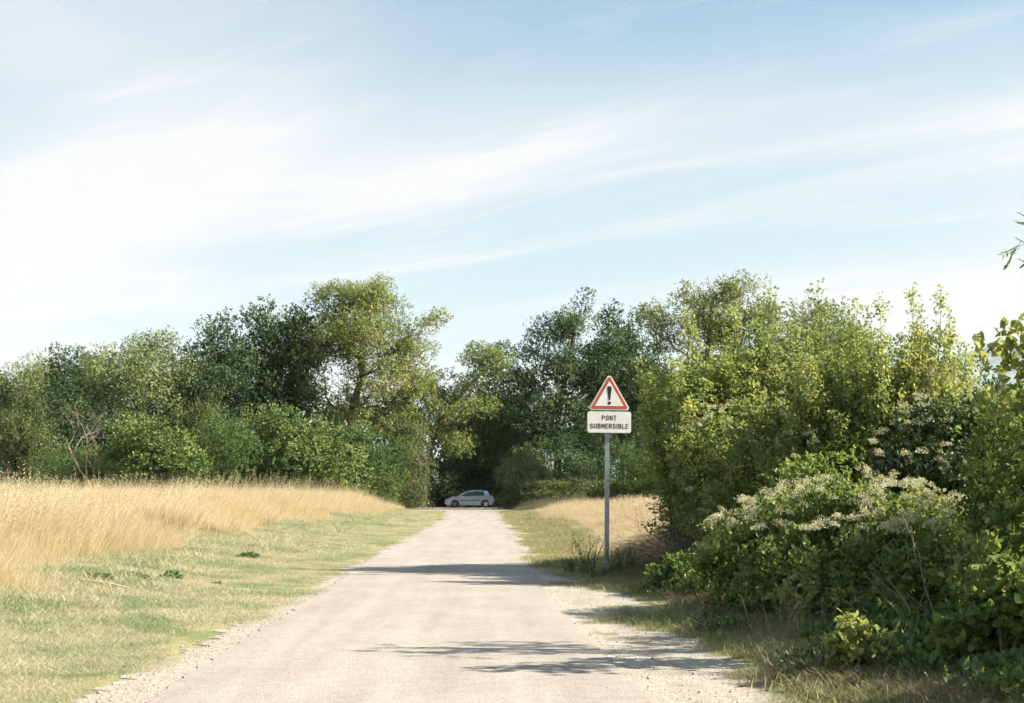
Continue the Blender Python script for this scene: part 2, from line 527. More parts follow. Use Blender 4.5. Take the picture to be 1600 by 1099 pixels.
def tubes(lines, sides=5):
    """lines: list of (points (n,3), radii (n,))"""
    VV, FF, off = [], [], 0
    ang = np.linspace(0, 2 * np.pi, sides, endpoint=False)
    for P, r in lines:
        P = np.asarray(P, float); r = np.asarray(r, float)
        n = len(P)
        T = unit(np.gradient(P, axis=0))
        ref = np.where(np.abs(T[:, 2:3]) > 0.9, np.array([[1.0, 0, 0]]), np.array([[0, 0, 1.0]]))
        A = unit(np.cross(T, ref)); B = np.cross(T, A)
        ring = P[:, None] + r[:, None, None] * (np.cos(ang)[None, :, None] * A[:, None] + np.sin(ang)[None, :, None] * B[:, None])
        VV.append(ring.reshape(-1, 3))
        i = np.arange(n - 1)[:, None] * sides + np.arange(sides)[None, :]
        j = np.arange(n - 1)[:, None] * sides + (np.arange(sides)[None, :] + 1) % sides
        FF.append((np.stack([i, j, j + sides, i + sides], -1).reshape(-1, 4)) + off)
        off += n * sides
    return np.concatenate(VV), np.concatenate(FF)

def tube_mesh(name, lines, mat, sides=5):
    V, F = tubes(lines, sides)
    return mesh_np(name, V, [F], [mat], smooth=True)

def rand_unit(r, n): return unit(r.normal(size=(n, 3)))

def clump_centres(r, lobes, n, gap):
    w = np.array([l[6] if len(l) > 6 else l[3] * l[4] * l[5] for l in lobes]); w = w / w.sum()
    C = []
    tries = 0
    while len(C) < n and tries < n * 60:
        tries += 1
        l = lobes[r.choice(len(lobes), p=w)]
        d = rand_unit(r, 1)[0] * r.uniform(0, 1) ** 0.45
        c = np.array(l[:3]) + d * np.array(l[3:6])
        if c[2] < 0.2: continue
        if C and np.min(np.linalg.norm(np.array(C) - c, axis=1)) < gap * r.uniform(0.7, 1.2): continue
        C.append(c)
    return np.array(C)

def skeleton(r, trunk, C, r0, jit=0.12, tip=0.012):
    """joins every clump centre to the nearest lower point of the growing branch net"""
    P = [np.array(p, float) for p in trunk]; par = [-1] + list(range(len(P) - 1))
    nt = len(P)
    axis = np.array(trunk)
    order = np.argsort([np.min(np.linalg.norm(axis - c, axis=1)) for c in C])
    ends = []
    for oi in order:
        c = C[oi]
        A = np.array(P)
        d = np.linalg.norm(A - c, axis=1)
        cost = d + 1.1 * np.maximum(0, A[:, 2] - c[2] + 0.35 * np.linalg.norm((A - c)[:, :2], axis=1))
        cost[0] += 3
        k = int(np.argmin(cost))
        a = A[k]; L = np.linalg.norm(c - a)
        last = k
        ns = max(2, int(L / 0.7))
        for s in range(1, ns + 1):
            t = s / ns
            q = a + (c - a) * t + np.array([0, 0, -0.10 * L]) * math.sin(math.pi * t) * (1 if c[2] > a[2] else -1)
            if s < ns: q = q + r.normal(size=3) * jit * min(1, L * 0.4)
            P.append(q); par.append(last); last = len(P) - 1
        ends.append(last)
    cnt = np.zeros(len(P))
    for e in ends:
        k = e
        while k >= 0: cnt[k] += 1; k = par[k]
    rad = np.maximum(tip, r0 * (cnt / max(cnt.max(), 1)) ** 0.52)
    for i in range(nt): rad[i] = max(rad[i], r0 * (1 - 0.75 * i / nt))
    rad[0] *= 1.35
    lines = [([P[i] for i in range(nt)], [rad[i] for i in range(nt)])]
    kids = {}
    for i in range(nt, len(P)): kids.setdefault(par[i], []).append(i)
    stack = [(i, ch) for i in list(kids) for ch in kids[i] if i < nt]
    done = set()
    while stack:
        a, b = stack.pop()
        line, rr = [P[a]], [min(rad[a], rad[b] * 1.15)]
        cur = b
        while True:
            line.append(P[cur]); rr.append(rad[cur])
            ch = [c for c in kids.get(cur, [])]
            if not ch: break
            ch.sort(key=lambda c: -rad[c])
            for c in ch[1:]: stack.append((cur, c))
            cur = ch[0]
        lines.append((line, rr))
    return lines

def clump_leaves(r, C, rad, per, size, flat=0.75, tw=6, up=0.7, out=0.5, tint=0.5, tvar=0.085, cvar=0.15, droop=0.15, hollow=0.38, nout=1.1, tl=(.12, .38)):
    """twigs with leaves in a rounded clump at each centre"""
    P, T, N, TI, SZ = [], [], [], [], []
    cen = C.mean(0)
    for c in C:
        cr = rad * r.uniform(0.65, 1.35)
        nt = max(3, int(per * (cr / rad) ** 2 / tw))
        d = rand_unit(r, nt)
        o = c + d * (r.uniform(0, 1, (nt, 1)) ** hollow) * cr * np.array([1, 1, flat])
        td = unit(d * 0.8 + rand_unit(r, nt) * 0.7 + np.array([0, 0, 0.25]) + out * unit(o - cen - np.array([0, 0, -0.5])))
        L = cr * r.uniform(tl[0], tl[1], (nt, 1))
        for k in range(tw):
            p = o + td * L * (k / tw) + r.normal(size=(nt, 3)) * cr * 0.04
            P.append(p)
            T.append(td * 0.5 + rand_unit(r, nt) * 0.9 - np.array([0, 0, droop]))
            N.append(rand_unit(r, nt) * .8 + d * nout + np.array([0, 0, up * .6]))
            SZ.append(size * r.uniform(0.6, 1.3, nt))
        base = tint + r.normal() * cvar
        TI.append(np.clip(base + r.normal(size=nt * tw) * tvar, 0.02, 0.98))
    return np.concatenate(P), np.concatenate(T), np.concatenate(N), np.concatenate(SZ), np.concatenate(TI)

def crown_mesh(name, data, shape, mat):
    P, T, N, S, TI = data
    V, F, t = leaf_mesh_data(P, T, N, S, shape, TI)
    return mesh_np(name, V, [F], [mat], {'tint': t})

def tree_data(seed, trunk, lobes, n, gap, rad, per, size, leaf, r0, shape='dia', bark=None, tint=0.5, flat=0.75, **kw):
    r = np.random.default_rng(seed)
    C = clump_centres(r, lobes, n, gap)
    tm = tube_mesh('trunk', skeleton(r, trunk, C, r0), bark or BARK)
    cm = crown_mesh('crown', clump_leaves(r, C, rad, per, size, flat=flat, tint=tint, **kw), shape, LEAF[leaf])
    return tm, cm

def place_tree(name, meshes, loc, label, cat='tree', group=None, rotz=0.0, s=(1, 1, 1), parts=('trunk', 'crown')):
    e = empty(name, loc, label, cat, group, rotz)
    e.scale = s
    for nm, me in zip(parts, meshes): obj(nm, me, e)
    return e

def tz(px, py, Y):  # height above datum seen at that pixel
    return at(px, py, Y)[2]

# ------------------------------------------------------------------ the wood behind everything (one mass)
def wood_mass():
    r = np.random.default_rng(99)
    C = []
    for i in range(1100):
        x = r.uniform(-75, 62); y = r.uniform(138, 152)
        zmax = 10.4 + 2.0 * math.sin(x * 0.21) + 1.3 * math.sin(x * 0.53 + 1)
        if -22 < x < -19.5: zmax *= 0.8
        if x > 15: zmax = 7.5 + math.sin(x)
        if x > 30: zmax = 10 + math.sin(x)
        C.append((x, y, zmax * r.uniform(0.0, 1) ** 0.75))
    C = np.array(C)
    d = clump_leaves(r, C, 1.7, 58, 0.45, tint=0.4)
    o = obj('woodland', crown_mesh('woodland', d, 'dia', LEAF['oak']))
    tag(o, 'dark mass of woodland closing the view behind the trees', 'woodland', kind='stuff')
wood_mass()

# ------------------------------------------------------------------ far trees
def on(px, Y): return (px - 800) / 2222.2 * Y / math.cos(0.0)

def big_round(seed, H, W, leaf, tint=0.5, n=95, size=0.18, per=260, low=0.28, rad=1.12, lean=0.0, up=0.7):
    """rounded broadleaf crown of several uneven lobes"""
    r = np.random.default_rng(seed)
    lobes = [(lean * .5, 0, H * 0.62, W * .36, W * .34, H * .27)]
    for k in range(6):
        a = k * 1.05 + r.uniform(-.4, .4)
        rr = W * r.uniform(.2, .32)
        lobes.append((math.cos(a) * rr + lean * .4, math.sin(a) * rr * .8, H * r.uniform(low + .12, .72), W * .2, W * .2, H * .15))
    for k in range(3):
        lobes.append((r.uniform(-.2, .2) * W + lean, r.uniform(-.15, .15) * W, H * r.uniform(.80, .93), W * .15, W * .15, H * .08))
    trunk = [(0, 0, -.2), (0.05 * lean, .1, H * .12), (0.12 * lean + .1, 0, H * .25), (0.3 * lean, .1, H * .42), (0.5 * lean - .1, 0, H * .6), (.7 * lean, 0, H * .8)]
    return tree_data(seed, trunk, lobes, n, rad * .92, rad, per, size, leaf, 0.011 * H + .1, tint=tint, up=up)

FAR = 'trees of the far treeline'
def put(meshes, px, Y, label, H0, top, rotz=0.0, wx=1.0, name='broadleaf_tree', group=FAR):
    x = on(px, Y); z = float(height(x, Y))
    s = (tz(px, top, Y) - z) / H0
    return place_tree(name, meshes, (x, Y, z - .05), label, 'tree', group, rotz, (s * wx, s * wx, s))

m_oak1 = big_round(11, 15, 9.5, 'oak', 0.45, n=115, per=330)
m_oak2 = big_round(12, 16, 8.5, 'oak', 0.5, n=115, per=330, low=.16)
m_wil = big_round(13, 14, 10.0, 'willow', 0.5, n=130, per=350, size=.15)
m_pop = big_round(14, 14, 7, 'willow', 0.6, n=90, per=330, low=.16, size=.16)

put(m_pop, 12, 124, 'pale grey green tree at the left edge of the treeline', 14, 560, 0.3, 1.15)
put(m_pop, 66, 121, 'small pale topped tree next to the one at the left edge', 14, 548, 2.1, 0.9)
put(m_oak2, 122, 116, 'darker narrow tree left of the wide pale domed tree', 16, 538, 1.2, 1.0)
put(m_wil, 222, 112, 'wide pale green tree with a soft domed crown', 14, 502, 0.5, 1.12)
put(m_oak1, 345, 115, 'dark green tree just right of the pale domed tree', 15, 493, 0.9, 0.95)
put(m_oak2, 435, 118, 'dark green tree touching the tall pale poplar on its left', 16, 470, 3.6, 0.95)

# tall pale poplar, the highest of the left side
def tall_poplar(seed=21):
    lobes = [(1.2, 0, 17.4, 2.7, 2.4, 2.4), (-1.6, .4, 18.0, 2.0, 1.8, 1.7), (.2, -.6, 14.8, 3.6, 3.0, 2.6), (3.6, .3, 14.2, 2.6, 2.4, 2.4),
             (-3.4, 0, 13.6, 2.2, 2.0, 1.9), (-4.6, .5, 16.0, 1.2, 1.2, 1.3), (6.3, 0, 16.7, 1.2, 1.2, 1.4), (2.4, -.8, 11.2, 3.0, 2.4, 1.8),
             (5.4, 0, 10.4, 1.9, 1.9, 1.6), (-2.2, .5, 7.6, 2.0, 1.8, 1.4), (3.6, .3, 7.4, 2.4, 2.0, 1.5), (5.0, .2, 12.6, 1.8, 1.8, 1.6), (-1.8, .6, 15.2, 2.4, 2.0, 1.8), (-3.0, -.4, 10.4, 1.6, 1.6, 1.2), (1.8, 0, 19.3, 1.2, 1.2, 1.0), (.5, 0, 8.6, 2.4, 2.2, 1.4)]
    trunk = [(0, 0, -.2), (-.15, 0, 3), (-.35, .1, 6), (.1, 0, 8.5), (.8, .1, 11.2), (1.0, 0, 14), (1.2, 0, 17)]
    return tree_data(seed, trunk, lobes, 230, .8, 1.0, 400, .145, 'poplar', .36, tint=.64, bark=BARK)
x = on(548, 118)
place_tree('poplar_tree', tall_poplar(), (x, 118, .0), 'tallest pale green poplar left of the gap above the lane', 'tree', FAR, 0, (1, 1, .955))

# tree leaning to the right over the gap, clumps at the ends of bare limbs
def leaning():
    lobes = [(5.0, 0, 12.6, 1.8, 1.6, 1.6), (6.6, .2, 12.2, 1.2, 1.2, 1.1), (3.6, .3, 10.4, 1.6, 1.4, .9), (.6, 0, 10.2, 2.6, 2.2, 1.5), (-1.8, 0, 8.8, 2.0, 1.8, 1.5),
             (2.2, -.4, 8.2, 2.2, 2.0, 1.2), (5.0, -.3, 8.8, 1.6, 1.4, 1.1), (0, 0, 6.0, 2.4, 2, 1.4), (3, 0, 5.8, 2.0, 1.8, 1.2)]
    trunk = [(0, 0, -.2), (.2, 0, 2.6), (.7, .1, 5), (1.5, 0, 7.2), (2.7, .1, 9.0), (4.0, 0, 10.4), (5.2, 0, 11.6)]
    return tree_data(22, trunk, lobes, 105, .66, .85, 260, .15, 'poplar', .26, tint=.5, bark=BARK)
place_tree('poplar_tree', leaning(), (on(660, 122), 122, 0), 'poplar with bare limbs leaning towards the gap above the lane', 'tree', FAR)

m_mid = big_round(15, 13, 9, 'hazel', 0.42, n=100, per=330, low=.1)
put(m_mid, 748, 134, 'low dark tree filling the dip in the skyline above the car', 13, 562, 0.0, 1.0)

# the dark group right of the lane
def dark_right(seed=23):
    lobes = [(-3.6, 0, 10.5, 3.0, 2.6, 2.6), (-1.0, .3, 13.6, 2.6, 2.4, 2.4), (1.6, 0, 16.4, 2.0, 1.8, 2.0), (2.4, 0, 18.6, 1.2, 1.1, 1.2), (.0, 0, 16.2, 1.4, 1.2, 1.4),
             (-4.8, 0, 13.6, 1.3, 1.2, 1.0), (2.8, -.4, 11.8, 3.2, 2.8, 2.6), (0, -.6, 8.0, 4.6, 3.2, 2.6), (4.6, 0, 14.4, 1.6, 1.6, 1.6), (-3, 0, 5.4, 3, 2.4, 2.2), (3.4, 0, 5.6, 3.4, 2.6, 2.4)]
    trunk = [(0, 0, -.2), (.2, 0, 3), (.1, .1, 6), (.4, 0, 9), (1.0, 0, 12), (1.6, 0, 15), (2.0, 0, 17)]
    return tree_data(seed, trunk, lobes, 190, .82, 1.05, 360, .155, 'oak', .36, tint=.58, bark=BARK_DK)
m_dr = dark_right()
place_tree('broadleaf_tree', m_dr, (on(868, 126), 126, 0), 'tall dark tree with a ragged tip rising behind the warning sign', 'tree', FAR)
put(m_oak1, 975, 129, 'dark tree right behind the warning sign, beside the ragged tipped one', 15, 482, 2.2, 0.95)
place_tree('broadleaf_tree', m_oak2, (on(1035, 133), 133, 0), 'dark tree half hidden by the yellow green saplings', 'tree', FAR, 4.0, (1.0, 1.0, .80))

def right_poplar(seed=24):
    lobes = [(0, 0, 13.6, 2.8, 2.4, 2.4), (-1.2, 0, 16.3, 1.6, 1.6, 1.5), (1.6, .2, 16.6, 1.8, 1.6, 1.6), (-4.3, 0, 14.6, 1.5, 1.4, 1.2), (-3.3, .2, 13.0, 1.3, 1.3, .9), (-4.8, 0, 12.4, 1.0, 1.0, .8),
             (3.4, 0, 14.0, 2.0, 2.0, 1.9), (.6, 0, 10.4, 3.4, 2.8, 2.0), (4.4, 0, 11.0, 2, 2, 2), (-2.6, 0, 8.6, 2.2, 2, 1.6), (1, 0, 6.5, 3.6, 3, 2)]
    trunk = [(0, 0, -.2), (.1, 0, 4), (-.1, .1, 8), (-.4, 0, 11), (0, 0, 13.6), (.2, 0, 16)]
    return tree_data(seed, trunk, lobes, 185, .68, 1.0, 340, .15, 'poplar', .33, tint=.55)
place_tree('poplar_tree', right_poplar(), (on(1112, 110), 110, 0), 'pale poplar topping the skyline right of the warning sign', 'tree', FAR, 0, (1.0, 1.0, 1.02))
put(m_wil, 1300, 95, 'soft crowned tree showing above the saplings on the right', 14, 452, 1.0, 1.0)

# ------------------------------------------------------------------ understorey along the wood's edge
def shrub_data(seed, H, W, leaf, tint=.5, size=.115, n=62, rad=.86, per=480, flat=.72, **kw):
    r = np.random.default_rng(seed)
    lobes = [(0, 0, H * .42, W * .42, W * .36, H * .40), (-W * .28, -.2, H * .16, W * .24, W * .2, H * .16), (W * .28, -.2, H * .16, W * .24, W * .2, H * .16)]
    for k in range(6):
        a = r.uniform(0, 6.28); q = r.uniform(.18, .34) * W
        lobes.append((math.cos(a) * q, math.sin(a) * q * .8, H * r.uniform(.25, .78), W * .2, W * .18, H * .2))
    C = clump_centres(r, lobes, n, rad * .88)
    trunk = [(0, 0, -.15), (.05, 0, H * .2), (-.05, .05, H * .4), (.05, 0, H * .6)]
    tm = tube_mesh('stems', skeleton(r, trunk, C, .03 * H), BARK_DK, 4)
    cm = crown_mesh('crown', clump_leaves(r, C, rad, per, size, flat=flat, tint=tint, **kw), 'dia', LEAF[leaf])
    return tm, cm

SH = {
    'hazel': (shrub_data(31, 6, 7, 'hazel', .5), 6, 7),
    'hazel2': (shrub_data(32, 6, 7, 'hazel', .62, size=.15), 6, 7),
    'oak': (shrub_data(33, 7, 7, 'oak', .5), 7, 7),
    'olive': (shrub_data(34, 6, 6.5, 'olive', .5), 6, 6.5),
    'rust': (shrub_data(35, 6, 6, 'rust', .45, per=90), 6, 6),
    'willow': (shrub_data(36, 5, 5, 'willow', .4, size=.14), 5, 5),
}
EDGE = 'shrubs along the edge of the wood'
for kind, px, top, w, Y, rz, name, label in [
    ('olive', 28, 612, 130, 101, .2, 'shrub', 'brownish olive shrub at the left edge behind the tall dry grass'),
    ('hazel', 112, 690, 120, 97, 1.1, 'shrub', 'low blue green shrub below the bare dead branch on the left'),
    ('oak', 160, 588, 150, 107, .4, 'shrub', 'tall dark glossy shrub behind the bare dead branch'),
    ('hazel2', 240, 642, 180, 96, 2.0, 'shrub', 'light green rounded shrub right of the bare dead branch'),
    ('olive', 300, 600, 120, 110, 1.0, 'shrub', 'dull olive shrub in the shade under the pale domed tree'),
    ('hazel', 372, 640, 130, 99, 3.0, 'shrub', 'mid green shrub with dark hollows below the dark green trees'),
    ('hazel2', 487, 624, 190, 102, .8, 'shrub', 'broad feathery green shrub below the tallest pale poplar'),
    ('oak', 430, 655, 120, 106, 2.6, 'shrub', 'dark shrub filling the gap left of the broad feathery shrub'),
    ('hazel', 580, 662, 120, 106, 4.4, 'shrub', 'bright leaved shrub at the end of the dry grass, left of the car'),
    ('olive', 630, 622, 92, 117, 2.2, 'shrub', 'grey olive shrub below the leaning poplar'),
    ('rust', 735, 606, 130, 130, .5, 'shrub', 'browning shrub with bare twigs above the car'),
    ('hazel', 785, 604, 90, 131, 1.9, 'shrub', 'narrow green shrub above the tail of the car'),
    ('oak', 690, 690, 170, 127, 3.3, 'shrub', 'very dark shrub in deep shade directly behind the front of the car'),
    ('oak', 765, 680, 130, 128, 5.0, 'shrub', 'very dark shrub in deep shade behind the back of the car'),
    ('willow', 822, 692, 74, 113, .7, 'shrub', 'pale green shrub standing just right of the car'),
    ('olive', 868, 738, 130, 108, 1.5, 'shrub', 'low spreading olive shrub right of the pale one by the car'),
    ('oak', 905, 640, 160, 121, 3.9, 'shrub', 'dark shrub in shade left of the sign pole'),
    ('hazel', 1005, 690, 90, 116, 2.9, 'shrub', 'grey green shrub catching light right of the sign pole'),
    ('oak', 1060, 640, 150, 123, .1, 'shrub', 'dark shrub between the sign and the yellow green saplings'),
]:
    me, H0, W0 = SH[kind]
    x = on(px, Y); z = float(height(x, Y))
    sz_ = (tz(px, top, Y) - z) / H0
    sx_ = 1.16 * (w / 2222.2 * Y) / W0
    place_tree(name, me, (x, Y, z - .1), label, 'shrub', EDGE, rz, (sx_, sx_, sz_), ('stems', 'crown'))

# clipped looking vine hedge behind the dry field on the right
def hedge():
    r = np.random.default_rng(41)
    y0 = 100.0
    xa, xb = on(925, y0), on(1130, y0)
    C = np.array([(r.uniform(xa, xb), y0 + r.uniform(-.5, .5), r.uniform(.15, 1.0) ** .8 * 1.9) for _ in range(230)])
    d = clump_leaves(r, C, .38, 60, .17, tint=.42, flat=.7)
    e = empty('vine_hedge', ((xa + xb) / 2, y0, .1), 'long low green hedge behind the dry field, crossed by the sign pole', 'hedge')
    o = obj('foliage', crown_mesh('foliage', d, 'dia', LEAF['vine']), e, (-(xa + xb) / 2, -y0, 0))
    lines = []
    for k in range(14):
        x = xa + (xb - xa) * (k + .5) / 14
        lines.append(([(x, y0, -.2), (x + .1, y0, .5), (x + r.uniform(-.2, .2), y0 + .1, 1.3)], [.05, .04, .02]))
    obj('stems', tube_mesh('stems', lines, BARK_DK, 4), e, (-(xa + xb) / 2, -y0, 0))
hedge()

# bare dead tree on the left
def grow(r, p, d, L, rad, depth, lines, spread=.6, kids=3, grav=0.0):
    n = 5
    pts, rr = [p.copy()], [rad]
    for i in range(n):
        d = unit(d + r.normal(size=3) * .16 + np.array([0, 0, grav]))
        p = p + d * L / n
        pts.append(p.copy()); rr.append(rad * (1 - .55 * (i + 1) / n))
        if depth > 0 and i >= 1 and r.uniform() < kids / n * 1.4:
            nd = unit(d + rand_unit(r, 1)[0] * spread)
            grow(r, p.copy(), nd, L * r.uniform(.5, .75), rr[-1] * .7, depth - 1, lines, spread, kids, grav)
    lines.append((pts, rr))

def dead_tree():
    r = np.random.default_rng(52)
    Y = 93.5
    x = on(158, Y); z = float(height(x, Y))
    lines = []
    grow(r, np.zeros(3), np.array([-.35, -.1, 1.]), 4.4, .085, 3, lines, .75, 3)
    grow(r, np.array([.4, 0, 0]), np.array([-.15, .1, 1.]), 3.4, .07, 2, lines, .8, 3)
    e = empty('dead_tree', (x, Y, z), 'bare bleached dead branches sticking up at the wood edge, far left', 'dead tree')
    obj('branches', tube_mesh('branches', lines, DEADWOOD, 4), e)
dead_tree()

# ------------------------------------------------------------------ car
def car():
    x0, Y = on(734, 122), 122.0
    e = empty('parked_car', (x0, Y, 0.022), 'silver three door hatchback parked in shade at the end of the lane', 'car', None, R(2))
    PAINT = plain('silver_paint', (0.25, 0.30, 0.38), 0.32, 0.55, 0.03, 3, 0.5, 0.6)
    GLASS = plain('tinted_glass', (0.012, 0.014, 0.018), 0.12, 0, 0.1, 3, 0.6)
    TRIM = plain('black_trim', (0.03, 0.03, 0.033), 0.6, 0, 0.1, 8)
    RUB = plain('tyre_rubber', (0.025, 0.025, 0.027), 0.85, 0, 0.15, 8)
    RIM = plain('alloy', (0.72, 0.73, 0.75), 0.4, 0.2, 0.04, 8)
    RED = plain('red_lens', (0.35, 0.02, 0.02), 0.2, 0, 0.1, 8)
    CLEAR = plain('clear_lens', (0.75, 0.78, 0.8), 0.12, 0, 0.05, 8)
    PLATE = plain('plate_white', (0.7, 0.7, 0.68), 0.5, 0, 0.05, 8)
    def arc(cx, cz, rr, n=12):   # along the sill from +x to -x, up over the wheel
        return [(cx + rr * math.cos(a), cz + rr * math.sin(a)) for a in np.linspace(-.30, math.pi + .30, n)]
    FW, RW, WR = -1.27, 1.36, .315
    base = ([(-1.96, .20), (-2.08, .30), (-2.10, .48), (-2.07, .60), (-1.98, .70), (-1.75, .79), (-1.40, .88), (-1.02, .955), (0.2, .985), (1.30, 1.01), (1.72, 1.03),
             (1.98, .98), (2.06, .84), (2.09, .62), (2.08, .40), (1.98, .24)])
    base = base + [p for p in arc(RW, .31, .37)] + [p for p in arc(FW, .31, .37)]
    # layers across the width: the sides bulge and the edges turn in
    cx, cz = 0.0, .6
    def layer(y, k):
        out = []
        for (a, b) in base:
            da, db = a - cx, b - cz
            out.append((cx + da * (1 - .03 * k), y, cz + db * (1 - .07 * k) if b > .6 else b))
        return out
    ys = [(-.70, 2.0), (-.80, 1.0), (-.86, .35), (-.88, 0.0), (-.87, -.0)]
    prof = [(-.885, 1.1), (-.84, .35), (-.74, 0), (0, -.35), (.74, 0), (.84, .35), (.885, 1.1)]
    V, F = [], []
    n = len(base)
    for y, k in prof: V += layer(y, k)
    for L in range(len(prof) - 1):
        for i in range(n):
            j = (i + 1) % n
            F.append((L * n + i, L * n + j, (L + 1) * n + j, (L + 1) * n + i))
    F.append(tuple(range(n - 1, -1, -1))); F.append(tuple((len(prof) - 1) * n + i for i in range(n)))
    me = bpy.data.meshes.new('body'); me.from_pydata(V, [], F); me.materials.append(PAINT); me.update()
    body = obj('body', me, e)
    # cabin: tapered inwards to the roof
    side = [(-1.08, .94), (-.62, 1.19), (-.18, 1.375), (.10, 1.43), (.55, 1.457), (1.05, 1.445), (1.47, 1.40), (1.60, 1.30), (1.66, 1.0)]
    def yw(z): return .80 - .20 * max(0, (z - .94) / .52) ** 1.2
    V, F = [], []
    k = len(side)
    cross = (-1, -.8, -.4, 0, .4, .8, 1)
    for s in cross:
        for (a, b) in side:
            crown_ = 0.02 * (1 - abs(s)) if b > 1.3 else 0.0
            V.append((a + (-.05 if a < -.1 else .03) * (1 - s * s), s * yw(b), b + crown_))
    for q in range(len(cross) - 1):
        for i in range(k - 1): F.append((q * k + i, q * k + i + 1, (q + 1) * k + i + 1, (q + 1) * k + i))
    F.append(tuple(range(k - 1, -1, -1))); F.append(tuple((len(cross) - 1) * k + i for i in range(k)))
    me = bpy.data.meshes.new('cabin'); me.from_pydata(V, [], F); me.materials.append(PAINT); me.update()
    cab = obj('cabin', me, e)
    # glass
    def side_pane(pts, s):
        m = MB(); out = [(a, s * (yw(b) + .006), b) for a, b in pts]
        m.poly(out if s < 0 else out[::-1]); return m
    for s in (-1, 1):
        obj('side_window', side_pane([(-.80, .985), (-.50, 1.16), (-.13, 1.325), (.30, 1.375), (.30, 1.0)], s).mesh('side_window', GLASS), e)
        obj('side_window', side_pane([(.31, 1.0), (.31, 1.377), (.75, 1.385), (1.20, 1.36), (1.27, 1.03)], s).mesh('side_window', GLASS), e)
        m = MB(); m.box((0, s * .886, .62), (1.62, .022, .06)); obj('rub_strip', m.mesh('rub_strip', TRIM), e)
        m = MB(); m.box((.36, s * .877, .62), (.014, .02, .62)); obj('door_seam', m.mesh('door_seam', TRIM), e)
        m = MB(); m.box((.22, s * .888, .80), (.16, .03, .03)); obj('door_handle', m.mesh('door_handle', PAINT), e)
        m = MB(); m.slab([(-.86, 1.0), (-.68, .98), (-.66, 1.09), (-.82, 1.10)], s * .90 - .06, s * .90 + .06); mi = obj('mirror', m.mesh('mirror', PAINT), e)
        m = MB(); m.slab([(-2.06, .61), (-1.98, .60), (-1.72, .70), (-1.66, .775), (-1.78, .765), (-1.97, .69)], s * .74 - .11, s * .74 + .11); obj('headlight', m.mesh('headlight', CLEAR), e)
        m = MB(); m.slab([(1.80, .80), (2.07, .78), (2.03, .97), (1.94, 1.03), (1.82, .98)], s * .75 - .10, s * .75 + .10); obj('tail_light', m.mesh('tail_light', RED), e)
    m = MB(); m.poly([(-1.07, -.68, .985), (-.27, -.56, 1.355), (-.27, .56, 1.355), (-1.07, .68, .985)])
    m.v = [(a - .05, b, c + .012) for a, b, c in m.v]; obj('windscreen', m.mesh('windscreen', GLASS), e)
    m = MB(); m.poly([(1.675, -.6, 1.06), (1.675, .6, 1.06), (1.62, .52, 1.33), (1.62, -.52, 1.33)])
    m.v = [(a + .03, b, c) for a, b, c in m.v]; obj('rear_window', m.mesh('rear_window', GLASS), e)
    m = MB(); m.slab([(-2.125, .40), (-2.0, .40), (-2.0, .50), (-2.125, .50)], -.80, .80); obj('front_grille', m.mesh('front_grille', TRIM), e)
    m = MB(); m.slab([(-2.0, .16), (2.0, .16), (2.0, .24), (-2.0, .24)], -.74, .74); obj('underbody', m.mesh('underbody', TRIM), e)
    m = MB(); m.slab([(2.06, .38), (2.125, .38), (2.125, .48), (2.06, .48)], -.80, .80); obj('rear_bumper_strip', m.mesh('rear_bumper_strip', TRIM), e)
    m = MB(); m.box((-2.13, 0, .36), (.01, .5, .11)); obj('number_plate', m.mesh('number_plate', PLATE), e)
    m = MB(); m.box((2.13, 0, .62), (.01, .5, .11)); obj('number_plate', m.mesh('number_plate', PLATE), e)
    # arch liners and wheels
    def lathe(prof, n=28):
        V, F = [], []
        for i in range(n):
            a = 2 * math.pi * i / n
            for (rr, y) in prof: V.append((rr * math.cos(a), y, rr * math.sin(a)))
        k = len(prof)
        for i in range(n):
            j = (i + 1) % n
            for q in range(k - 1): F.append((i * k + q, i * k + q + 1, j * k + q + 1, j * k + q))
        return V, F
    V, F = lathe([(.20, -.10), (.27, -.105), (.305, -.09), (.315, -.05), (.315, .06), (.30, .10), (.2, .1)])
    tyre = bpy.data.meshes.new('tyre'); tyre.from_pydata(V, [], F); tyre.materials.append(RUB); tyre.update()
    V, F = lathe([(.212, -.098), (.19, -.10), (.185, -.05), (.10, -.03), (.0, -.03)])
    m = MB(); m.v, m.f = list(V), list(F)
    for q in range(5):
        a = 2 * math.pi * q / 5 + .3
        ca, sa = math.cos(a), math.sin(a); w0, w1 = .040, .066
        P = [(r_ * ca - w_ * s_ * sa, y_, r_ * sa + w_ * s_ * ca) for (r_, w_, s_, y_) in ((.02, w0, -1, -.112), (.02, w0, 1, -.112), (.198, w1, 1, -.104), (.198, w1, -1, -.104))]
        m.poly(P[::-1]); m.poly(P)
    rim = MB(); rim.v, rim.f = m.v[len(V):], [tuple(i - len(V) for i in f) for f in m.f[len(F):]]
    rim = rim.mesh('rim', RIM)
    hub_m = MB(); hub_m.v, hub_m.f = list(V), list(F); hub = hub_m.mesh('wheel_dish', TRIM)
    for wx in (FW, RW):
        for s in (-1, 1):
            w = obj('wheel', tyre, e, (wx, s * .775, .315), (0, 0, 0 if s < 0 else math.pi))
            obj('rim', rim, w); obj('wheel_dish', hub, w)
        m = MB(); V, F = lathe([(.365, -.72), (.365, .72)]); m.v = [(a + wx, b, c + .31) for a, b, c in V]; m.f = F
        m.poly([(.365 * math.cos(a) + wx, -.60, .31 + .365 * math.sin(a)) for a in np.linspace(0, 6.283, 20, endpoint=False)])
        m.poly([(.365 * math.cos(a) + wx, .60, .31 + .365 * math.sin(a)) for a in np.linspace(0, 6.283, 20, endpoint=False)])
        obj('wheel_arch', m.mesh('wheel_arch', TRIM), e)
car()

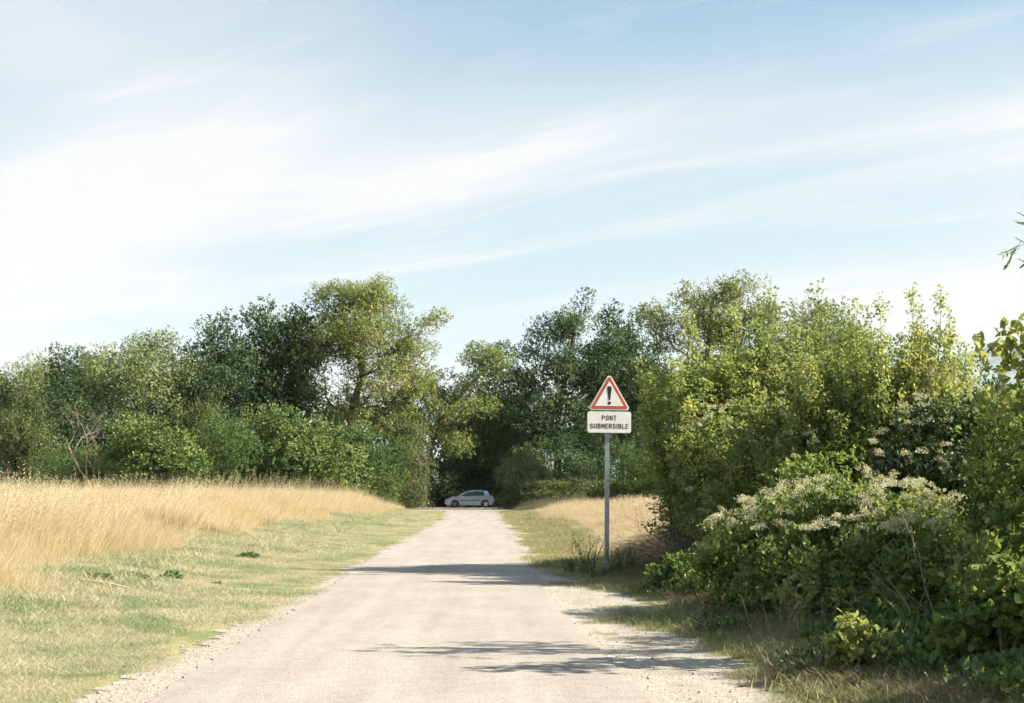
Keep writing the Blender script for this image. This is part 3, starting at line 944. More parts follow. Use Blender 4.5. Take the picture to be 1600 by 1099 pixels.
# ------------------------------------------------------------------ road sign
def sign():
    Y = 25.1
    x0 = on(946.5, Y); z0 = float(height(x0, Y))
    e = empty('warning_sign', (x0, Y, z0), 'red bordered triangle with exclamation mark over a white PONT SUBMERSIBLE panel', 'road sign')
    GALV = plain('galvanised_steel', (0.30, 0.32, 0.33), 0.5, 0.7, 0.18, 14)
    WHITE = plain('sign_white', (0.79, 0.76, 0.71), 0.5, 0, 0.09, 5)
    REDP = plain('sign_red', (0.46, 0.085, 0.05), 0.5, 0, 0.16, 6)
    BLK = plain('sign_black', (0.012, 0.012, 0.013), 0.5, 0, 0.1, 8)
    GREY = plain('sign_rim', (0.62, 0.61, 0.58), 0.5, 0.1, 0.06, 8)
    P = lambda py: tz(946, py, Y) - z0
    def rrect(cx, cz, w, h, r_, n=5):
        pts = []
        for (sx, sz, a0) in ((1, -1, -90), (1, 1, 0), (-1, 1, 90), (-1, -1, 180)):
            for k in range(n + 1):
                a = R(a0 + 90 * k / n)
                pts.append((cx + sx * (w / 2 - r_) + r_ * math.cos(a), cz + sz * (h / 2 - r_) + r_ * math.sin(a)))
        return pts
    def rtri(cx, zb, side_, r_, n=6):
        """rounded triangle: circles of radius r_ inscribed at the corners of the outer triangle"""
        hh = side_ * math.sqrt(3) / 2
        k = r_ * math.sqrt(3)
        cen = [(cx + side_ / 2 - k, zb + r_, -90), (cx, zb + hh - 2 * r_, 30), (cx - side_ / 2 + k, zb + r_, 150)]
        pts = []
        for (a, b, a0) in cen:
            for q in range(n + 1):
                t = R(a0 + 120 * q / n)
                pts.append((a + r_ * math.cos(t), b + r_ * math.sin(t)))
        return pts
    e.rotation_euler = (0, R(.55), R(3.0))
    # pole: square steel tube with a cap
    lean = .012
    m = MB(); m.box((0, 0, (P(586 + 12)) / 2 - .15), (.078, .05, P(598) + .3)); pole = obj('pole', m.mesh('pole', GALV), e)
    m = MB(); m.box((0, 0, P(598) + .008), (.086, .058, .012)); obj('pole_cap', m.mesh('pole_cap', BLK), e)
    # plate with text
    pc = (P(643.5) + P(677)) / 2; ph = P(643.5) - P(677)
    cx = (949 - 946.5) / 2222.2 * Y
    m = MB(); m.slab(rrect(cx, pc, .775, ph, .045), -.062, -.034); pan = obj('text_panel', m.mesh('text_panel', GREY), e)
    m = MB(); m.slab(rrect(cx, pc, .763, ph - .012, .040), -.065, -.060); obj('panel_face', m.mesh('panel_face', WHITE), pan)
    def ell(cx_, cz_, rx, rz, a0, a1):
        n = 9
        return [(cx_ + rx * math.cos(R(a0 + (a1 - a0) * k / n)), cz_ + rz * math.sin(R(a0 + (a1 - a0) * k / n))) for k in range(n + 1)]
    GLYPH = {   # strokes in a cell 0.62 wide and 1 high
        'P': [[(0, 0), (0, 1)], [(0, 1), (.34, 1)] + ell(.34, .74, .26, .26, 90, -90) + [(0, .48)]],
        'O': [ell(.31, .5, .31, .5, 0, 180), ell(.31, .5, .31, .5, 180, 360)],
        'N': [[(0, 0), (0, 1)], [(0, 1), (.6, 0)], [(.6, 0), (.6, 1)]],
        'T': [[(0, 1), (.62, 1)], [(.31, 1), (.31, 0)]],
        'S': [ell(.3, .745, .28, .255, 25, 270) + ell(.3, .245, .29, .245, 90, -155)],
        'U': [[(0, 1), (0, .3)] + ell(.3, .3, .3, .3, 180, 360) + [(.6, 1)]],
        'B': [[(0, 0), (0, 1)], [(0, 1), (.3, 1)] + ell(.3, .76, .24, .24, 90, -90) + [(0, .52)], [(.3, .52)] + ell(.32, .26, .28, .26, 90, -90) + [(0, 0)]],
        'M': [[(0, 0), (0, 1)], [(0, 1), (.35, .35)], [(.35, .35), (.7, 1)], [(.7, 1), (.7, 0)]],
        'E': [[(.54, 1), (0, 1), (0, 0), (.54, 0)], [(0, .52), (.48, .52)]],
        'R': [[(0, 0), (0, 1)], [(0, 1), (.34, 1)] + ell(.34, .75, .25, .25, 90, -90) + [(0, .5)], [(.28, .5), (.6, 0)]],
        'I': [[(.05, 0), (.05, 1)]],
        'L': [[(0, 1), (0, 0), (.52, 0)]],
    }
    WID = {'M': .7, 'I': .1, 'E': .54, 'L': .52, 'N': .6, 'U': .6, 'P': .6, 'B': .6, 'R': .6, 'S': .58}
    def text(st, size, cxx, cz, width):
        kx = .84
        tw = sum(kx * WID.get(c, .62) for c in st)
        gap = (width / size - tw - .2) / (len(st) - 1)
        t = .092
        m = MB(); x = -width / size / 2 + t
        for c in st:
            for line in GLYPH[c]:
                line = [(p * kx, z) for p, z in line]
                for (a, b) in zip(line[:-1], line[1:]):
                    dx, dz = b[0] - a[0], b[1] - a[1]; L = math.hypot(dx, dz)
                    if L < 1e-6: continue
                    ux, uz = dx / L * t, dz / L * t
                    q = [(a[0] - ux * .7 + uz, a[1] - uz * .7 - ux), (b[0] + ux * .7 + uz, b[1] + uz * .7 - ux), (b[0] + ux * .7 - uz, b[1] + uz * .7 + ux), (a[0] - ux * .7 - uz, a[1] - uz * .7 + ux)]
                    m.poly([(cxx + (x + p) * size, -.0672, cz + (z - .5) * size) for p, z in q])
            x += kx * WID.get(c, .62) + gap
        return obj('lettering', m.mesh('lettering', BLK), pan)
    sx = Y / 2222.2
    tag(text('PONT', 6.6 * sx, cx, P(653.5), 23 * sx), 'black capitals PONT')
    tag(text('SUBMERSIBLE', 6.6 * sx, cx, P(666.3), 60 * sx), 'black capitals SUBMERSIBLE')
    # triangle
    zb = P(641.6); side_ = .725
    m = MB(); m.slab(rtri(cx, zb, side_ + .035, .045), -.062, -.034); tri = obj('triangle_panel', m.mesh('triangle_panel', GREY), e)
    m = MB(); m.slab(rtri(cx, zb + .004, side_ + .022, .042), -.0645, -.060); obj('white_rim', m.mesh('white_rim', WHITE), tri)
    m = MB(); m.slab(rtri(cx, zb + .021, side_ - .04, .030), -.067, -.063); obj('red_border', m.mesh('red_border', REDP), tri)
    m = MB(); m.slab(rtri(cx, zb + .074, side_ - .215, .008), -.0695, -.066); obj('white_field', m.mesh('white_field', WHITE), tri)
    z1, z2 = P(603.5), P(625.5)
    wt, wb = .041, .015
    top = [(cx + wt * math.cos(a), z1 - wt + wt * math.sin(a) * .9) for a in np.linspace(0, math.pi, 9)]
    m = MB(); m.slab([(cx - wb, z2), (cx + wb, z2)] + top, -.072, -.069)
    zc = P(630.4); rr = .030
    m.slab([(cx + rr * math.cos(a), zc + rr * math.sin(a)) for a in np.linspace(0, 6.2832, 18, endpoint=False)], -.072, -.069)
    obj('exclamation_mark', m.mesh('exclamation_mark', BLK), tri)
    for zz in (pc + .08, pc - .08, zb + .12, zb + .30):
        m = MB(); m.box((0, -.004, zz), (.13, .066, .03)); obj('clamp', m.mesh('clamp', GALV), e)
sign()

# ------------------------------------------------------------------ saplings right of the sign
def sapling_data(seed, H, n_shoots, spread, leaf, size=.085, tw_n=46, leaf_n=13, shape='leaf', tint=.5, twl=.75, sharp=1.0):
    r = np.random.default_rng(seed)
    lines, P, T, N, S, TI = [], [], [], [], [], []
    for s in range(n_shoots):
        a = r.uniform(0, 6.283); q = math.sqrt(r.uniform(0, 1))
        h = H * (1.0 - .30 * q * r.uniform(.4, 1.2)) * r.uniform(.72, .97)
        if s == 0: q = .1; h = H * .99
        top = np.array([math.cos(a) * q * spread, math.sin(a) * q * spread, h])
        base = np.array([math.cos(a) * q * .35, math.sin(a) * q * .35, -.1])
        ctrl = (base + top) / 2 + np.array([math.cos(a), math.sin(a), 0]) * spread * .22 * q + r.normal(size=3) * .12
        t = np.linspace(0, 1, 12)[:, None]
        pts = (1 - t) ** 2 * base + 2 * t * (1 - t) * ctrl + t * t * top
        pts[1:-1] += r.normal(size=(10, 3)) * .03
        rr = .006 + .030 * (H / 6) * (1 - t[:, 0]) ** 1.1
        rr[-3:] *= np.array([.8, .6, .4])
        lines.append((pts, rr))
        sh_t = r.normal() * .10
        for k in range(tw_n):
            u = r.uniform(.05, 1.0) ** .8
            f = u * 11; i = min(10, int(f)); p = pts[i] + (pts[i + 1] - pts[i]) * (f - i)
            ax = unit(pts[i + 1] - pts[i])
            L = (twl * (1 - u) ** (.62 * sharp) + .13) * r.uniform(.6, 1.25)
            d = unit(unit(r.normal(size=3) * np.array([1, 1, .25])) * .95 + ax * .65)
            m = max(4, int(leaf_n * (L / twl) ** .6))
            tt = np.linspace(.12, 1, m)[:, None]
            bend = np.array([0, 0, -.18]) * L
            lp = p + d * L * tt + bend * tt ** 2
            lines_t = np.array([p, p + d * L * .5 + bend * .25, p + d * L + bend])
            if L > .3: lines.append((lines_t, np.array([.006, .004, .002])))
            side = unit(np.cross(d, [0, 0, 1.0])) * np.where(np.arange(m) % 2, 1, -1)[:, None]
            P.append(lp + r.normal(size=(m, 3)) * .045)
            T.append(side * .7 + d * .5 + r.normal(size=(m, 3)) * .55 - np.array([0, 0, .25]))
            N.append(np.array([.25, -.25, .55]) + r.normal(size=(m, 3)) * .75)
            S.append(size * r.uniform(.6, 1.25, m))
            TI.append(np.clip(tint + sh_t + .16 * (u - .5) + r.normal() * .07 + r.normal(size=m) * .12, .02, .98))
    tm = tube_mesh('stems', lines, BARK_DK, 4)
    cm = crown_mesh('crown', tuple(np.concatenate(q) for q in (P, T, N, S, TI)), shape, LEAF[leaf])
    return tm, cm

SAP = [sapling_data(61, 6, 30, 1.5, 'ash', .085, 105, 15, 'dia', twl=.62), sapling_data(62, 6, 28, 1.4, 'maple', .085, 105, 15, 'dia', tint=.55, twl=.6),
       sapling_data(63, 6, 26, 1.3, 'ash', .080, 100, 15, 'dia', tint=.62, sharp=1.25, twl=.6)]
GS = 'young trees right of the warning sign'
for v, px, top, Y, rz, wx, name, label in [
    (0, 1085, 478, 26.3, .3, 1.05, 'young_ash_tree', 'yellow green sapling closest to the warning sign, bare stems at its foot'),
    (0, 1150, 470, 26.6, 2.0, 1.0, 'young_ash_tree', 'yellow green sapling second from the warning sign'),
    (1, 1205, 428, 27.2, 1.0, 1.0, 'young_ash_tree', 'grey green sapling with thin upright tips in mid thicket'),
    (1, 1275, 432, 27.4, 3.2, 1.1, 'young_ash_tree', 'broad grey green sapling in the middle of the thicket'),
    (0, 1335, 462, 22.8, 4.1, .95, 'young_ash_tree', 'full yellow green sapling behind the cream flowering bush'),
    (2, 1385, 455, 22.9, 5.2, .9, 'young_maple_tree', 'yellowish sapling next to the two with tall spiky tips'),
    (2, 1432, 440, 22.6, .9, .8, 'young_maple_tree', 'spiky tipped yellow sapling, first of the pair on the right'),
    (2, 1468, 443, 22.3, 2.7, .8, 'young_maple_tree', 'spiky tipped yellow sapling at the right end of the thicket'),
]:
    x = on(px, Y); z = float(height(x, Y))
    s = (tz(px, top, Y) - z) / 6.0
    place_tree(name, SAP[v], (x, Y, z), label, 'sapling', GS, rz, (s * wx, s * wx, s), ('stems', 'crown'))

# ------------------------------------------------------------------ near bushes on the right
def mound(seed, lobes, n, rad, per, size, leaf, shape='leaf', tint=.5, flat=.75, gap=.6, stems=10, base=(0, 0), up=.7, cvar=.12, bark=None, low=0.0, **kw):
    """bush of several lobes on a tangle of stems; coordinates local"""
    r = np.random.default_rng(seed)
    C = clump_centres(r, lobes, n, rad * gap)
    d = clump_leaves(r, C, rad, per, size, flat=flat, tint=tint, up=up, cvar=cvar, **kw)
    lines = []
    for k in range(stems):
        c = C[r.integers(len(C))]
        b = np.array([base[0] + (c[0] - base[0]) * .35 + r.normal() * .12, base[1] + (c[1] - base[1]) * .35 + r.normal() * .12, -.05])
        mid = (b + c) / 2 + r.normal(size=3) * .12 + np.array([0, 0, .15])
        t = np.linspace(0, 1, 7)[:, None]
        pts = (1 - t) ** 2 * b + 2 * t * (1 - t) * mid + t * t * c
        pts[1:-1] += r.normal(size=(5, 3)) * .03
        lines.append((pts, np.linspace(.022, .007, 7)))
    return C, crown_mesh('crown', d, shape, LEAF[leaf]), tube_mesh('stems', lines, bark or BRUSHWOOD, 4), r

def blossoms(r, centres, rad, per, size):
    P, T, N, S, TI = [], [], [], [], []
    for c in centres:
        k = int(per * r.uniform(.5, 1.4))
        d = rand_unit(r, k); d[:, 2] = np.abs(d[:, 2])
        P.append(c + d * rad * r.uniform(.5, 1.15) * r.uniform(.4, 1, (k, 1)))
        T.append(d + rand_unit(r, k) * .8); N.append(rand_unit(r, k) + np.array([0, 0, .6]))
        S.append(size * r.uniform(.6, 1.3, k)); TI.append(np.clip(r.uniform(.3, .7) + r.normal(size=k) * .18, .02, .98))
    return crown_mesh('blossom', tuple(np.concatenate(q) for q in (P, T, N, S, TI)), 'dia', FLOWER)

def bush(name, px, py, Y, label, cat, lobes, group=None, flowers=0, frad=.075, fper=80, fsel=None, **kw):
    """lobes given as (photo px, py, depth, rx, ry, rz): where each lobe's middle stands"""
    bx, by, bz = on(px, Y), Y, 0.0
    bz = float(height(bx, by))
    LL = []
    for l in lobes:
        a = at(l[0], l[1], l[2])
        LL.append((a[0] - bx, a[1] - by, a[2] - bz, l[3], l[4], l[5]))
    C, cm, sm, r = mound(lobes=LL, **kw)
    e = empty(name, (bx, by, bz), label, cat, group)
    obj('crown', cm, e); obj('stems', sm, e)
    if flowers:
        # on the sunny outer skin
        d = rand_unit(r, flowers * 8)
        li = r.integers(len(LL), size=flowers * 8)
        A = np.array(LL)
        p = A[li, :3] + d * A[li, 3:6] * 1.10 + d * np.array([.08, .08, .12])
        ok = (d[:, 2] > .30)
        if fsel: ok &= fsel(p[:, 0] + bx, p[:, 1] + by, p[:, 2] + bz)
        inside = np.zeros(len(p), bool)
        for k in range(len(LL)):
            q = (p - A[k, :3]) / (A[k, 3:6] * 1.02)
            inside |= ((q ** 2).sum(1) < 1) & (li != k)
        p = p[ok & ~inside][:flowers]
        if len(p): obj('blossom', blossoms(r, p, frad, fper, .019), e)
    return e

GB = 'bushes beside the lane on the right'
bush('clematis_bush', 1290, 960, 16.5, 'wide bush topped with fluffy cream blossom in the lower right', 'bush', [
    (1185, 850, 17.5, .55, .6, .38), (1270, 832, 17.0, .7, .8, .44), (1345, 820, 16.5, .75, .8, .46), (1420, 840, 15.8, .6, .7, .45),
    (1150, 890, 17.2, .5, .5, .33), (1230, 890, 16.2, .6, .55, .35), (1330, 890, 15.4, .65, .5, .38), (1440, 900, 14.8, .55, .5, .42), (1110, 915, 18.5, .5, .5, .28),
    (1200, 945, 15.8, .5, .4, .22), (1290, 955, 14.9, .5, .4, .24), (1380, 960, 14.4, .5, .4, .26),
    (1180, 975, 14.6, .3, .3, .14), (1260, 990, 13.9, .35, .3, .16), (1350, 1000, 13.2, .35, .3, .16), (1430, 1000, 13.0, .4, .3, .2)],
    GB, flowers=340, fsel=lambda x, y, z: z > 1.05, seed=71, n=470, rad=.20, per=105, size=.060, leaf='clem', tint=.55, tl=(.25, .6), hollow=.55, nout=.6, gap=.55, stems=40, cvar=.14)
bush('clematis_bush', 1190, 700, 24.0, 'yellow green climber with cream tufts draped on the saplings above the blossom bush', 'climber', [
    (1130, 735, 25.0, .8, .7, .9), (1195, 700, 24.0, .75, .7, .8), (1240, 690, 23.6, .6, .6, .5), (1150, 800, 24.0, .7, .6, .7), (1090, 770, 25.4, .5, .5, .8), (1260, 740, 22.5, .7, .6, .5)],
    GB, flowers=60, seed=72, n=260, rad=.24, per=100, size=.072, leaf='clem', tint=.70, tl=(.25, .6), hollow=.55, nout=.6, stems=24, frad=.09)
bush('clematis_mound', 1465, 760, 19.5, 'dark shaded mound with a pale flowering rim behind the blossom bush', 'bush', [
    (1465, 720, 20.0, .75, .8, .75), (1420, 745, 19.6, .5, .6, .55), (1440, 770, 19.5, .6, .6, .6), (1510, 700, 20.0, .8, .8, .75), (1500, 790, 19.5, .7, .6, .7), (1570, 720, 20.5, .9, .8, .8)],
    GB, flowers=45, seed=73, n=300, rad=.24, per=120, size=.06, leaf='ivy', tint=.5, stems=18, frad=.09)  # clematis-covered mound; its shade is carried by the dark leaf colour
bush('leafy_bush', 1380, 700, 22.0, 'green leafy bush between the blossom bush and the spiky saplings', 'bush', [
    (1330, 720, 22.5, .8, .7, .6), (1355, 705, 22.5, .6, .7, .55), (1300, 690, 24, .7, .7, .5), (1360, 650, 24, .9, .7, .7), (1280, 760, 21.5, .6, .6, .4)],
    GB, seed=74, n=240, rad=.24, per=95, size=.07, leaf='ash', tint=.45, tl=(.25, .6), hollow=.55, nout=.6, stems=16)
bush('bramble_bush', 1075, 905, 20.5, 'low bramble in front of the dead brush, right of the sign foot', 'bush', [
    (1075, 900, 20.5, .42, .4, .26), (1120, 920, 19.5, .5, .4, .30), (1170, 935, 18.4, .5, .4, .32), (1035, 905, 21.0, .2, .25, .16)],
    GB, seed=75, n=120, rad=.16, per=80, size=.06, leaf='clem', tint=.42, stems=22)
# the tall vine thicket filling the right edge
bush('vine_thicket', 1560, 900, 13.0, 'tall vine covered thicket filling the right edge of the view', 'bush', [
    (1630, 660, 14.0, .45, .7, .42), (1575, 720, 14.4, .4, .5, .4), (1400, 985, 13.2, .4, .35, .2), (1460, 1010, 12.6, .4, .35, .2), (1510, 1040, 11.9, .35, .3, .18), (1590, 790, 14.2, .5, .6, .5), (1660, 800, 13.5, .7, .8, .7), (1545, 880, 13.6, .42, .5, .42),
    (1620, 950, 12.8, .6, .7, .5), (1480, 940, 14.2, .42, .5, .36), (1570, 1000, 12.2, .42, .45, .34), (1740, 690, 14.5, .8, .8, .8), (1740, 900, 13, .9, 1.0, 1.0), (1900, 950, 9.6, .8, 1.0, .7), (1820, 850, 11.4, .8, .9, 1.1), (1700, 980, 11.0, .5, .7, .55), (1610, 1040, 11.2, .4, .5, .3), (1560, 930, 12.4, .4, .5, .4), (1590, 860, 13, .45, .5, .45), (1510, 830, 14.6, .35, .4, .3)],
    GB, seed=76, n=600, rad=.25, per=100, size=.062, leaf='vine', shape='leaf', tint=.50, tl=(.25, .6), hollow=.55, nout=.6, stems=50, cvar=.15, bark=BARK_DK)
bush('grape_vine', 1560, 560, 10.8, 'sunlit broad leaved vine shoots reaching up at the right edge', 'climber', [
    (1548, 540, 11.6, .14, .2, .08), (1590, 520, 11.6, .2, .3, .10), (1570, 580, 11.8, .16, .3, .12), (1640, 560, 11.8, .3, .4, .3), (1600, 640, 12.2, .25, .3, .2), (1690, 640, 12.2, .4, .4, .5), (1660, 760, 12.4, .35, .4, .4)],
    GB, seed=77, n=105, rad=.15, per=28, size=.062, leaf='vine', shape='broad', tint=.84, stems=7, base=(1.3, .4), hollow=.8, tl=(.3, .7), nout=.5, bark=BARK_DK)
bush('grape_vine', 1565, 930, 10.6, 'broad leaved vine hanging low at the right edge, leaves lit yellow green', 'climber', [
    (1570, 900, 10.8, .20, .25, .18), (1540, 960, 10.6, .2, .25, .18), (1600, 950, 10.5, .25, .3, .25), (1510, 1000, 10.7, .2, .2, .14)],
    GB, seed=78, n=60, rad=.14, per=34, size=.068, leaf='vine', shape='broad', tint=.55, stems=10, base=(.1, .1), bark=BARK_DK)
bush('leafy_weed', 1325, 1050, 11.3, 'small bright leaved plant standing alone at the foot of the bushes', 'plant', [
    (1285, 1038, 11.2, .17, .15, .09), (1325, 1022, 11.1, .14, .15, .15), (1335, 985, 11.1, .06, .06, .10), (1370, 1020, 11.1, .14, .14, .11)],
    None, seed=79, n=44, rad=.09, per=44, size=.058, leaf='vine', tint=.78, stems=14, gap=.5)

# ash twig reaching in at the right edge, from a tree standing just outside the view
def ash_tree():
    Y = 13.0
    bx = 6.6; bz = float(height(bx, Y))
    r = np.random.default_rng(81)
    lines = [([(0, 0, -.1), (.05, 0, 1.4), (-.1, .05, 2.6), (-.2, 0, 3.7), (-.1, 0, 4.9)], [.09, .075, .06, .045, .02])]
    P, T, N, S, TI = [], [], [], [], []
    def frond(a, b, sag, k):
        a = np.array(a); b = np.array(b)
        t = np.linspace(0, 1, 8)[:, None]
        pts = a + (b - a) * t + np.array([0, 0, sag]) * np.sin(math.pi * t * .5)
        lines.append((pts, np.linspace(.02, .004, 8)))
        for i in range(k):
            u = r.uniform(.35, 1.0); f = u * 7; j = min(6, int(f)); p = pts[j] + (pts[j + 1] - pts[j]) * (f - j)
            d = unit(unit(b - a) * .5 + rand_unit(r, 1)[0] * .8 - np.array([0, 0, .3])); L = r.uniform(.16, .26)
            lines.append((np.array([p, p + d * L * .5, p + d * L - np.array([0, 0, .03])]), [.003, .002, .0015]))
            sd = unit(np.cross(d, [0, 0.2, 1.0]))
            for q in np.linspace(.3, 1, 5):
                for s in (-1, 1):
                    P.append(p + d * L * q - np.array([0, 0, .03]) * q); T.append(sd * s * .8 + d * .7 + r.normal(size=3) * .15 - np.array([0, 0, .2]))
                    N.append(np.array([0, -.3, 1]) + r.normal(size=3) * .5); S.append(.085 * r.uniform(.8, 1.2)); TI.append(np.clip(.40 + r.normal() * .12, .02, .98))
    tips = [at(1590, 352, 12.8), at(1587, 392, 12.8), at(1592, 425, 12.8), at(1640, 330, 13.0), at(1680, 300, 13.2), at(1660, 420, 13.4), at(1720, 380, 12.5), at(1760, 300, 13.0)]
    for tpt in tips:
        b = np.array(tpt) - np.array([bx, Y, bz])
        frond((-.15, 0, max(2.4, b[2] - .9)), b, .12, 11)
    for k in range(7):
        b = np.array([r.uniform(-.5, 1.3), r.uniform(-1.1, 1.1), r.uniform(3.0, 5.2)])
        frond((-.1, 0, b[2] - .9), b, .12, 12)
    e = empty('ash_tree', (bx, Y, bz), 'ash twigs with narrow dark leaves hanging against the sky at the right edge', 'tree')
    obj('trunk', tube_mesh('trunk', lines, BARK, 5), e)
    obj('crown', crown_mesh('crown', tuple(np.array(q) for q in (P, T, N, S, TI)), 'lance', LEAF['maple']), e)
ash_tree()

# dark conifer like tree behind the vine at the right, bare twigs above it
put(SH['oak'][0], 1535, 48, 'dark tree behind the vine thicket at the right edge', 7, 515, .6, .8, name='broadleaf_tree')

# dead brush by the sapling feet
def brush_pile():
    r = np.random.default_rng(91)
    Y = 23.5
    x = on(1082, Y); z = float(height(x, Y))
    lines = []
    for k in range(46):
        p = np.array([r.normal() * .30, r.normal() * .35, .0])
        d = unit(np.array([r.normal() * .7 - .45, r.normal() * .5, r.uniform(.4, 1.2)]))
        grow(r, p, d, r.uniform(.6, 1.25), .009, 2, lines, .8, 3, -.08)
    e = empty('dead_brush', (x, Y, z), 'tangle of dead brown twigs between the sign foot and the saplings', 'brushwood')
    obj('twigs', tube_mesh('twigs', lines, BRUSHWOOD, 4), e)
brush_pile()

def dry_stems(px, py, Y, seed, n, h, label, mat=DEADWOOD, lean=(0, 0), rad=.008, spread=.12):
    r = np.random.default_rng(seed)
    x = on(px, Y); z = float(height(x, Y))
    sets = []
    for k in range(n):
        p = np.array([r.normal() * spread, r.normal() * spread, -.02])
        d = unit(np.array([lean[0] + r.normal() * .28, lean[1] + r.normal() * .25, 1.0]))
        lines = []
        grow(r, p, d, h * r.uniform(.6, 1.1), rad, 1, lines, .55, 2)
        sets.append(lines)
    e = empty('dry_stems', (x, Y, z), label, 'dead stems')
    for ls in sets: obj('stem', tube_mesh('stem', ls, mat, 4), e)
dry_stems(1460, 970, 13.2, 92, 5, .85, 'pale bare stems leaning left in front of the vine thicket', DEADWOOD, (-.35, 0), .008)
dry_stems(1370, 1010, 11.25, 93, 3, .34, 'few thin reddish stems rising from the small bright leaved plant', BRUSHWOOD, (0, 0), .004, .05)
dry_stems(1225, 965, 14.0, 94, 14, .55, 'dry grey weed stalks below the left half of the blossom bush', DEADWOOD, (0, 0), .004, .15)
dry_stems(1400, 960, 13.8, 95, 8, .55, 'dead grey stems in the dark hollow under the blossom bush', BRUSHWOOD, (.1, 0), .006, .4)

dry_stems(1165, 985, 14.3, 96, 7, .42, 'brown dock like stalks at the near left corner of the blossom bush', BRUSHWOOD, (0, 0), .005, .12)
dry_stems(1545, 1075, 10.7, 97, 6, .40, 'pale broken stalks in the shaded bottom right corner', DEADWOOD, (.5, 0), .005, .25)

# ------------------------------------------------------------------ grass (uncountable: one object each)
def scatter(name, label, protos, pts, rz, s, cat, tilt=None):
    """points carrying turn and size; tufts stand on them"""
    c = bpy.data.collections.new(name + '_tufts')
    for i, me in enumerate(protos):
        o = bpy.data.objects.new(f'{name}_tuft_{i:02d}', me); c.objects.link(o)
    me = bpy.data.meshes.new(name)
    me.vertices.add(len(pts)); me.vertices.foreach_set('co', np.asarray(pts, np.float32).ravel())
    for k, v in (('turn', rz), ('size', s)):
        a = me.attributes.new(k, 'FLOAT', 'POINT'); a.data.foreach_set('value', np.asarray(v, np.float32))
    a = me.attributes.new('pick', 'INT', 'POINT'); a.data.foreach_set('value', rng.integers(0, len(protos), len(pts)).astype(np.int32))
    me.update()
    o = obj(name, me); tag(o, label, cat, kind='stuff')
    ng = bpy.data.node_groups.new(name, 'GeometryNodeTree')
    ng.interface.new_socket('Geometry', in_out='INPUT', socket_type='NodeSocketGeometry')
    ng.interface.new_socket('Geometry', in_out='OUTPUT', socket_type='NodeSocketGeometry')
    n = ng.nodes
    gi, go = n.new('NodeGroupInput'), n.new('NodeGroupOutput')
    iop = n.new('GeometryNodeInstanceOnPoints')
    ci = n.new('GeometryNodeCollectionInfo'); ci.inputs[0].default_value = c
    ci.inputs['Separate Children'].default_value = True
    def attr(nm, ty):
        q = n.new('GeometryNodeInputNamedAttribute'); q.data_type = ty; q.inputs[0].default_value = nm
        return q.outputs[0]
    cx = n.new('ShaderNodeCombineXYZ'); ng.links.new(attr('turn', 'FLOAT'), cx.inputs[2])
    er = n.new('FunctionNodeEulerToRotation'); ng.links.new(cx.outputs[0], er.inputs[0])
    ng.links.new(gi.outputs[0], iop.inputs['Points'])
    ng.links.new(ci.outputs[0], iop.inputs['Instance'])
    iop.inputs['Pick Instance'].default_value = True
    ng.links.new(attr('pick', 'INT'), iop.inputs['Instance Index'])
    ng.links.new(er.outputs[0], iop.inputs['Rotation'])
    ng.links.new(attr('size', 'FLOAT'), iop.inputs['Scale'])
    ng.links.new(iop.outputs[0], go.inputs[0])
    md = o.modifiers.new('tufts', 'NODES'); md.node_group = ng
    return o

def blades(r, n, h, w, rad, lean, curve, seg=3, leandir=None):
    """curved tapering blades"""
    b = np.stack([r.normal(size=n) * rad, r.normal(size=n) * rad, np.full(n, -.01)], -1)
    a = r.uniform(0, 6.283, n)
    ld = np.stack([np.cos(a), np.sin(a), np.zeros(n)], -1)
    if leandir is not None: ld = unit(ld * .7 + np.array(leandir))
    H = h * r.uniform(.55, 1.1, n)
    le = lean * r.uniform(.2, 1.3, n); cu = curve * r.uniform(.2, 1.3, n)
    fa = r.uniform(0, 6.283, n); sd = np.stack([np.cos(fa), np.sin(fa), np.zeros(n)], -1)
    V = np.empty((n, seg * 2 + 1, 3)); al = np.empty((n, seg * 2 + 1))
    for k in range(seg + 1):
        t = k / seg
        p = b + ld * (H * (le * t + cu * t * t))[:, None] + np.array([0, 0, 1]) * (H * t * (1 - .25 * cu * t))[:, None]
        ww = w * (1 - t) ** .6
        if k < seg:
            V[:, 2 * k] = p - sd * ww / 2; V[:, 2 * k + 1] = p + sd * ww / 2; al[:, 2 * k:2 * k + 2] = t
        else:
            V[:, 2 * seg] = p; al[:, 2 * seg] = 1
    nv = seg * 2 + 1
    base = np.arange(n)[:, None] * nv
    quads = np.concatenate([base + np.array([2 * k, 2 * k + 1, 2 * k + 3, 2 * k + 2])[None, :] for k in range(seg - 1)]) if seg > 1 else np.zeros((0, 4), int)
    tris = base + np.array([2 * seg - 2, 2 * seg - 1, 2 * seg])[None, :]
    tint = np.repeat(r.uniform(0, 1, n), nv)
    return V.reshape(-1, 3), quads, tris, al.ravel(), tint, V[:, -1]

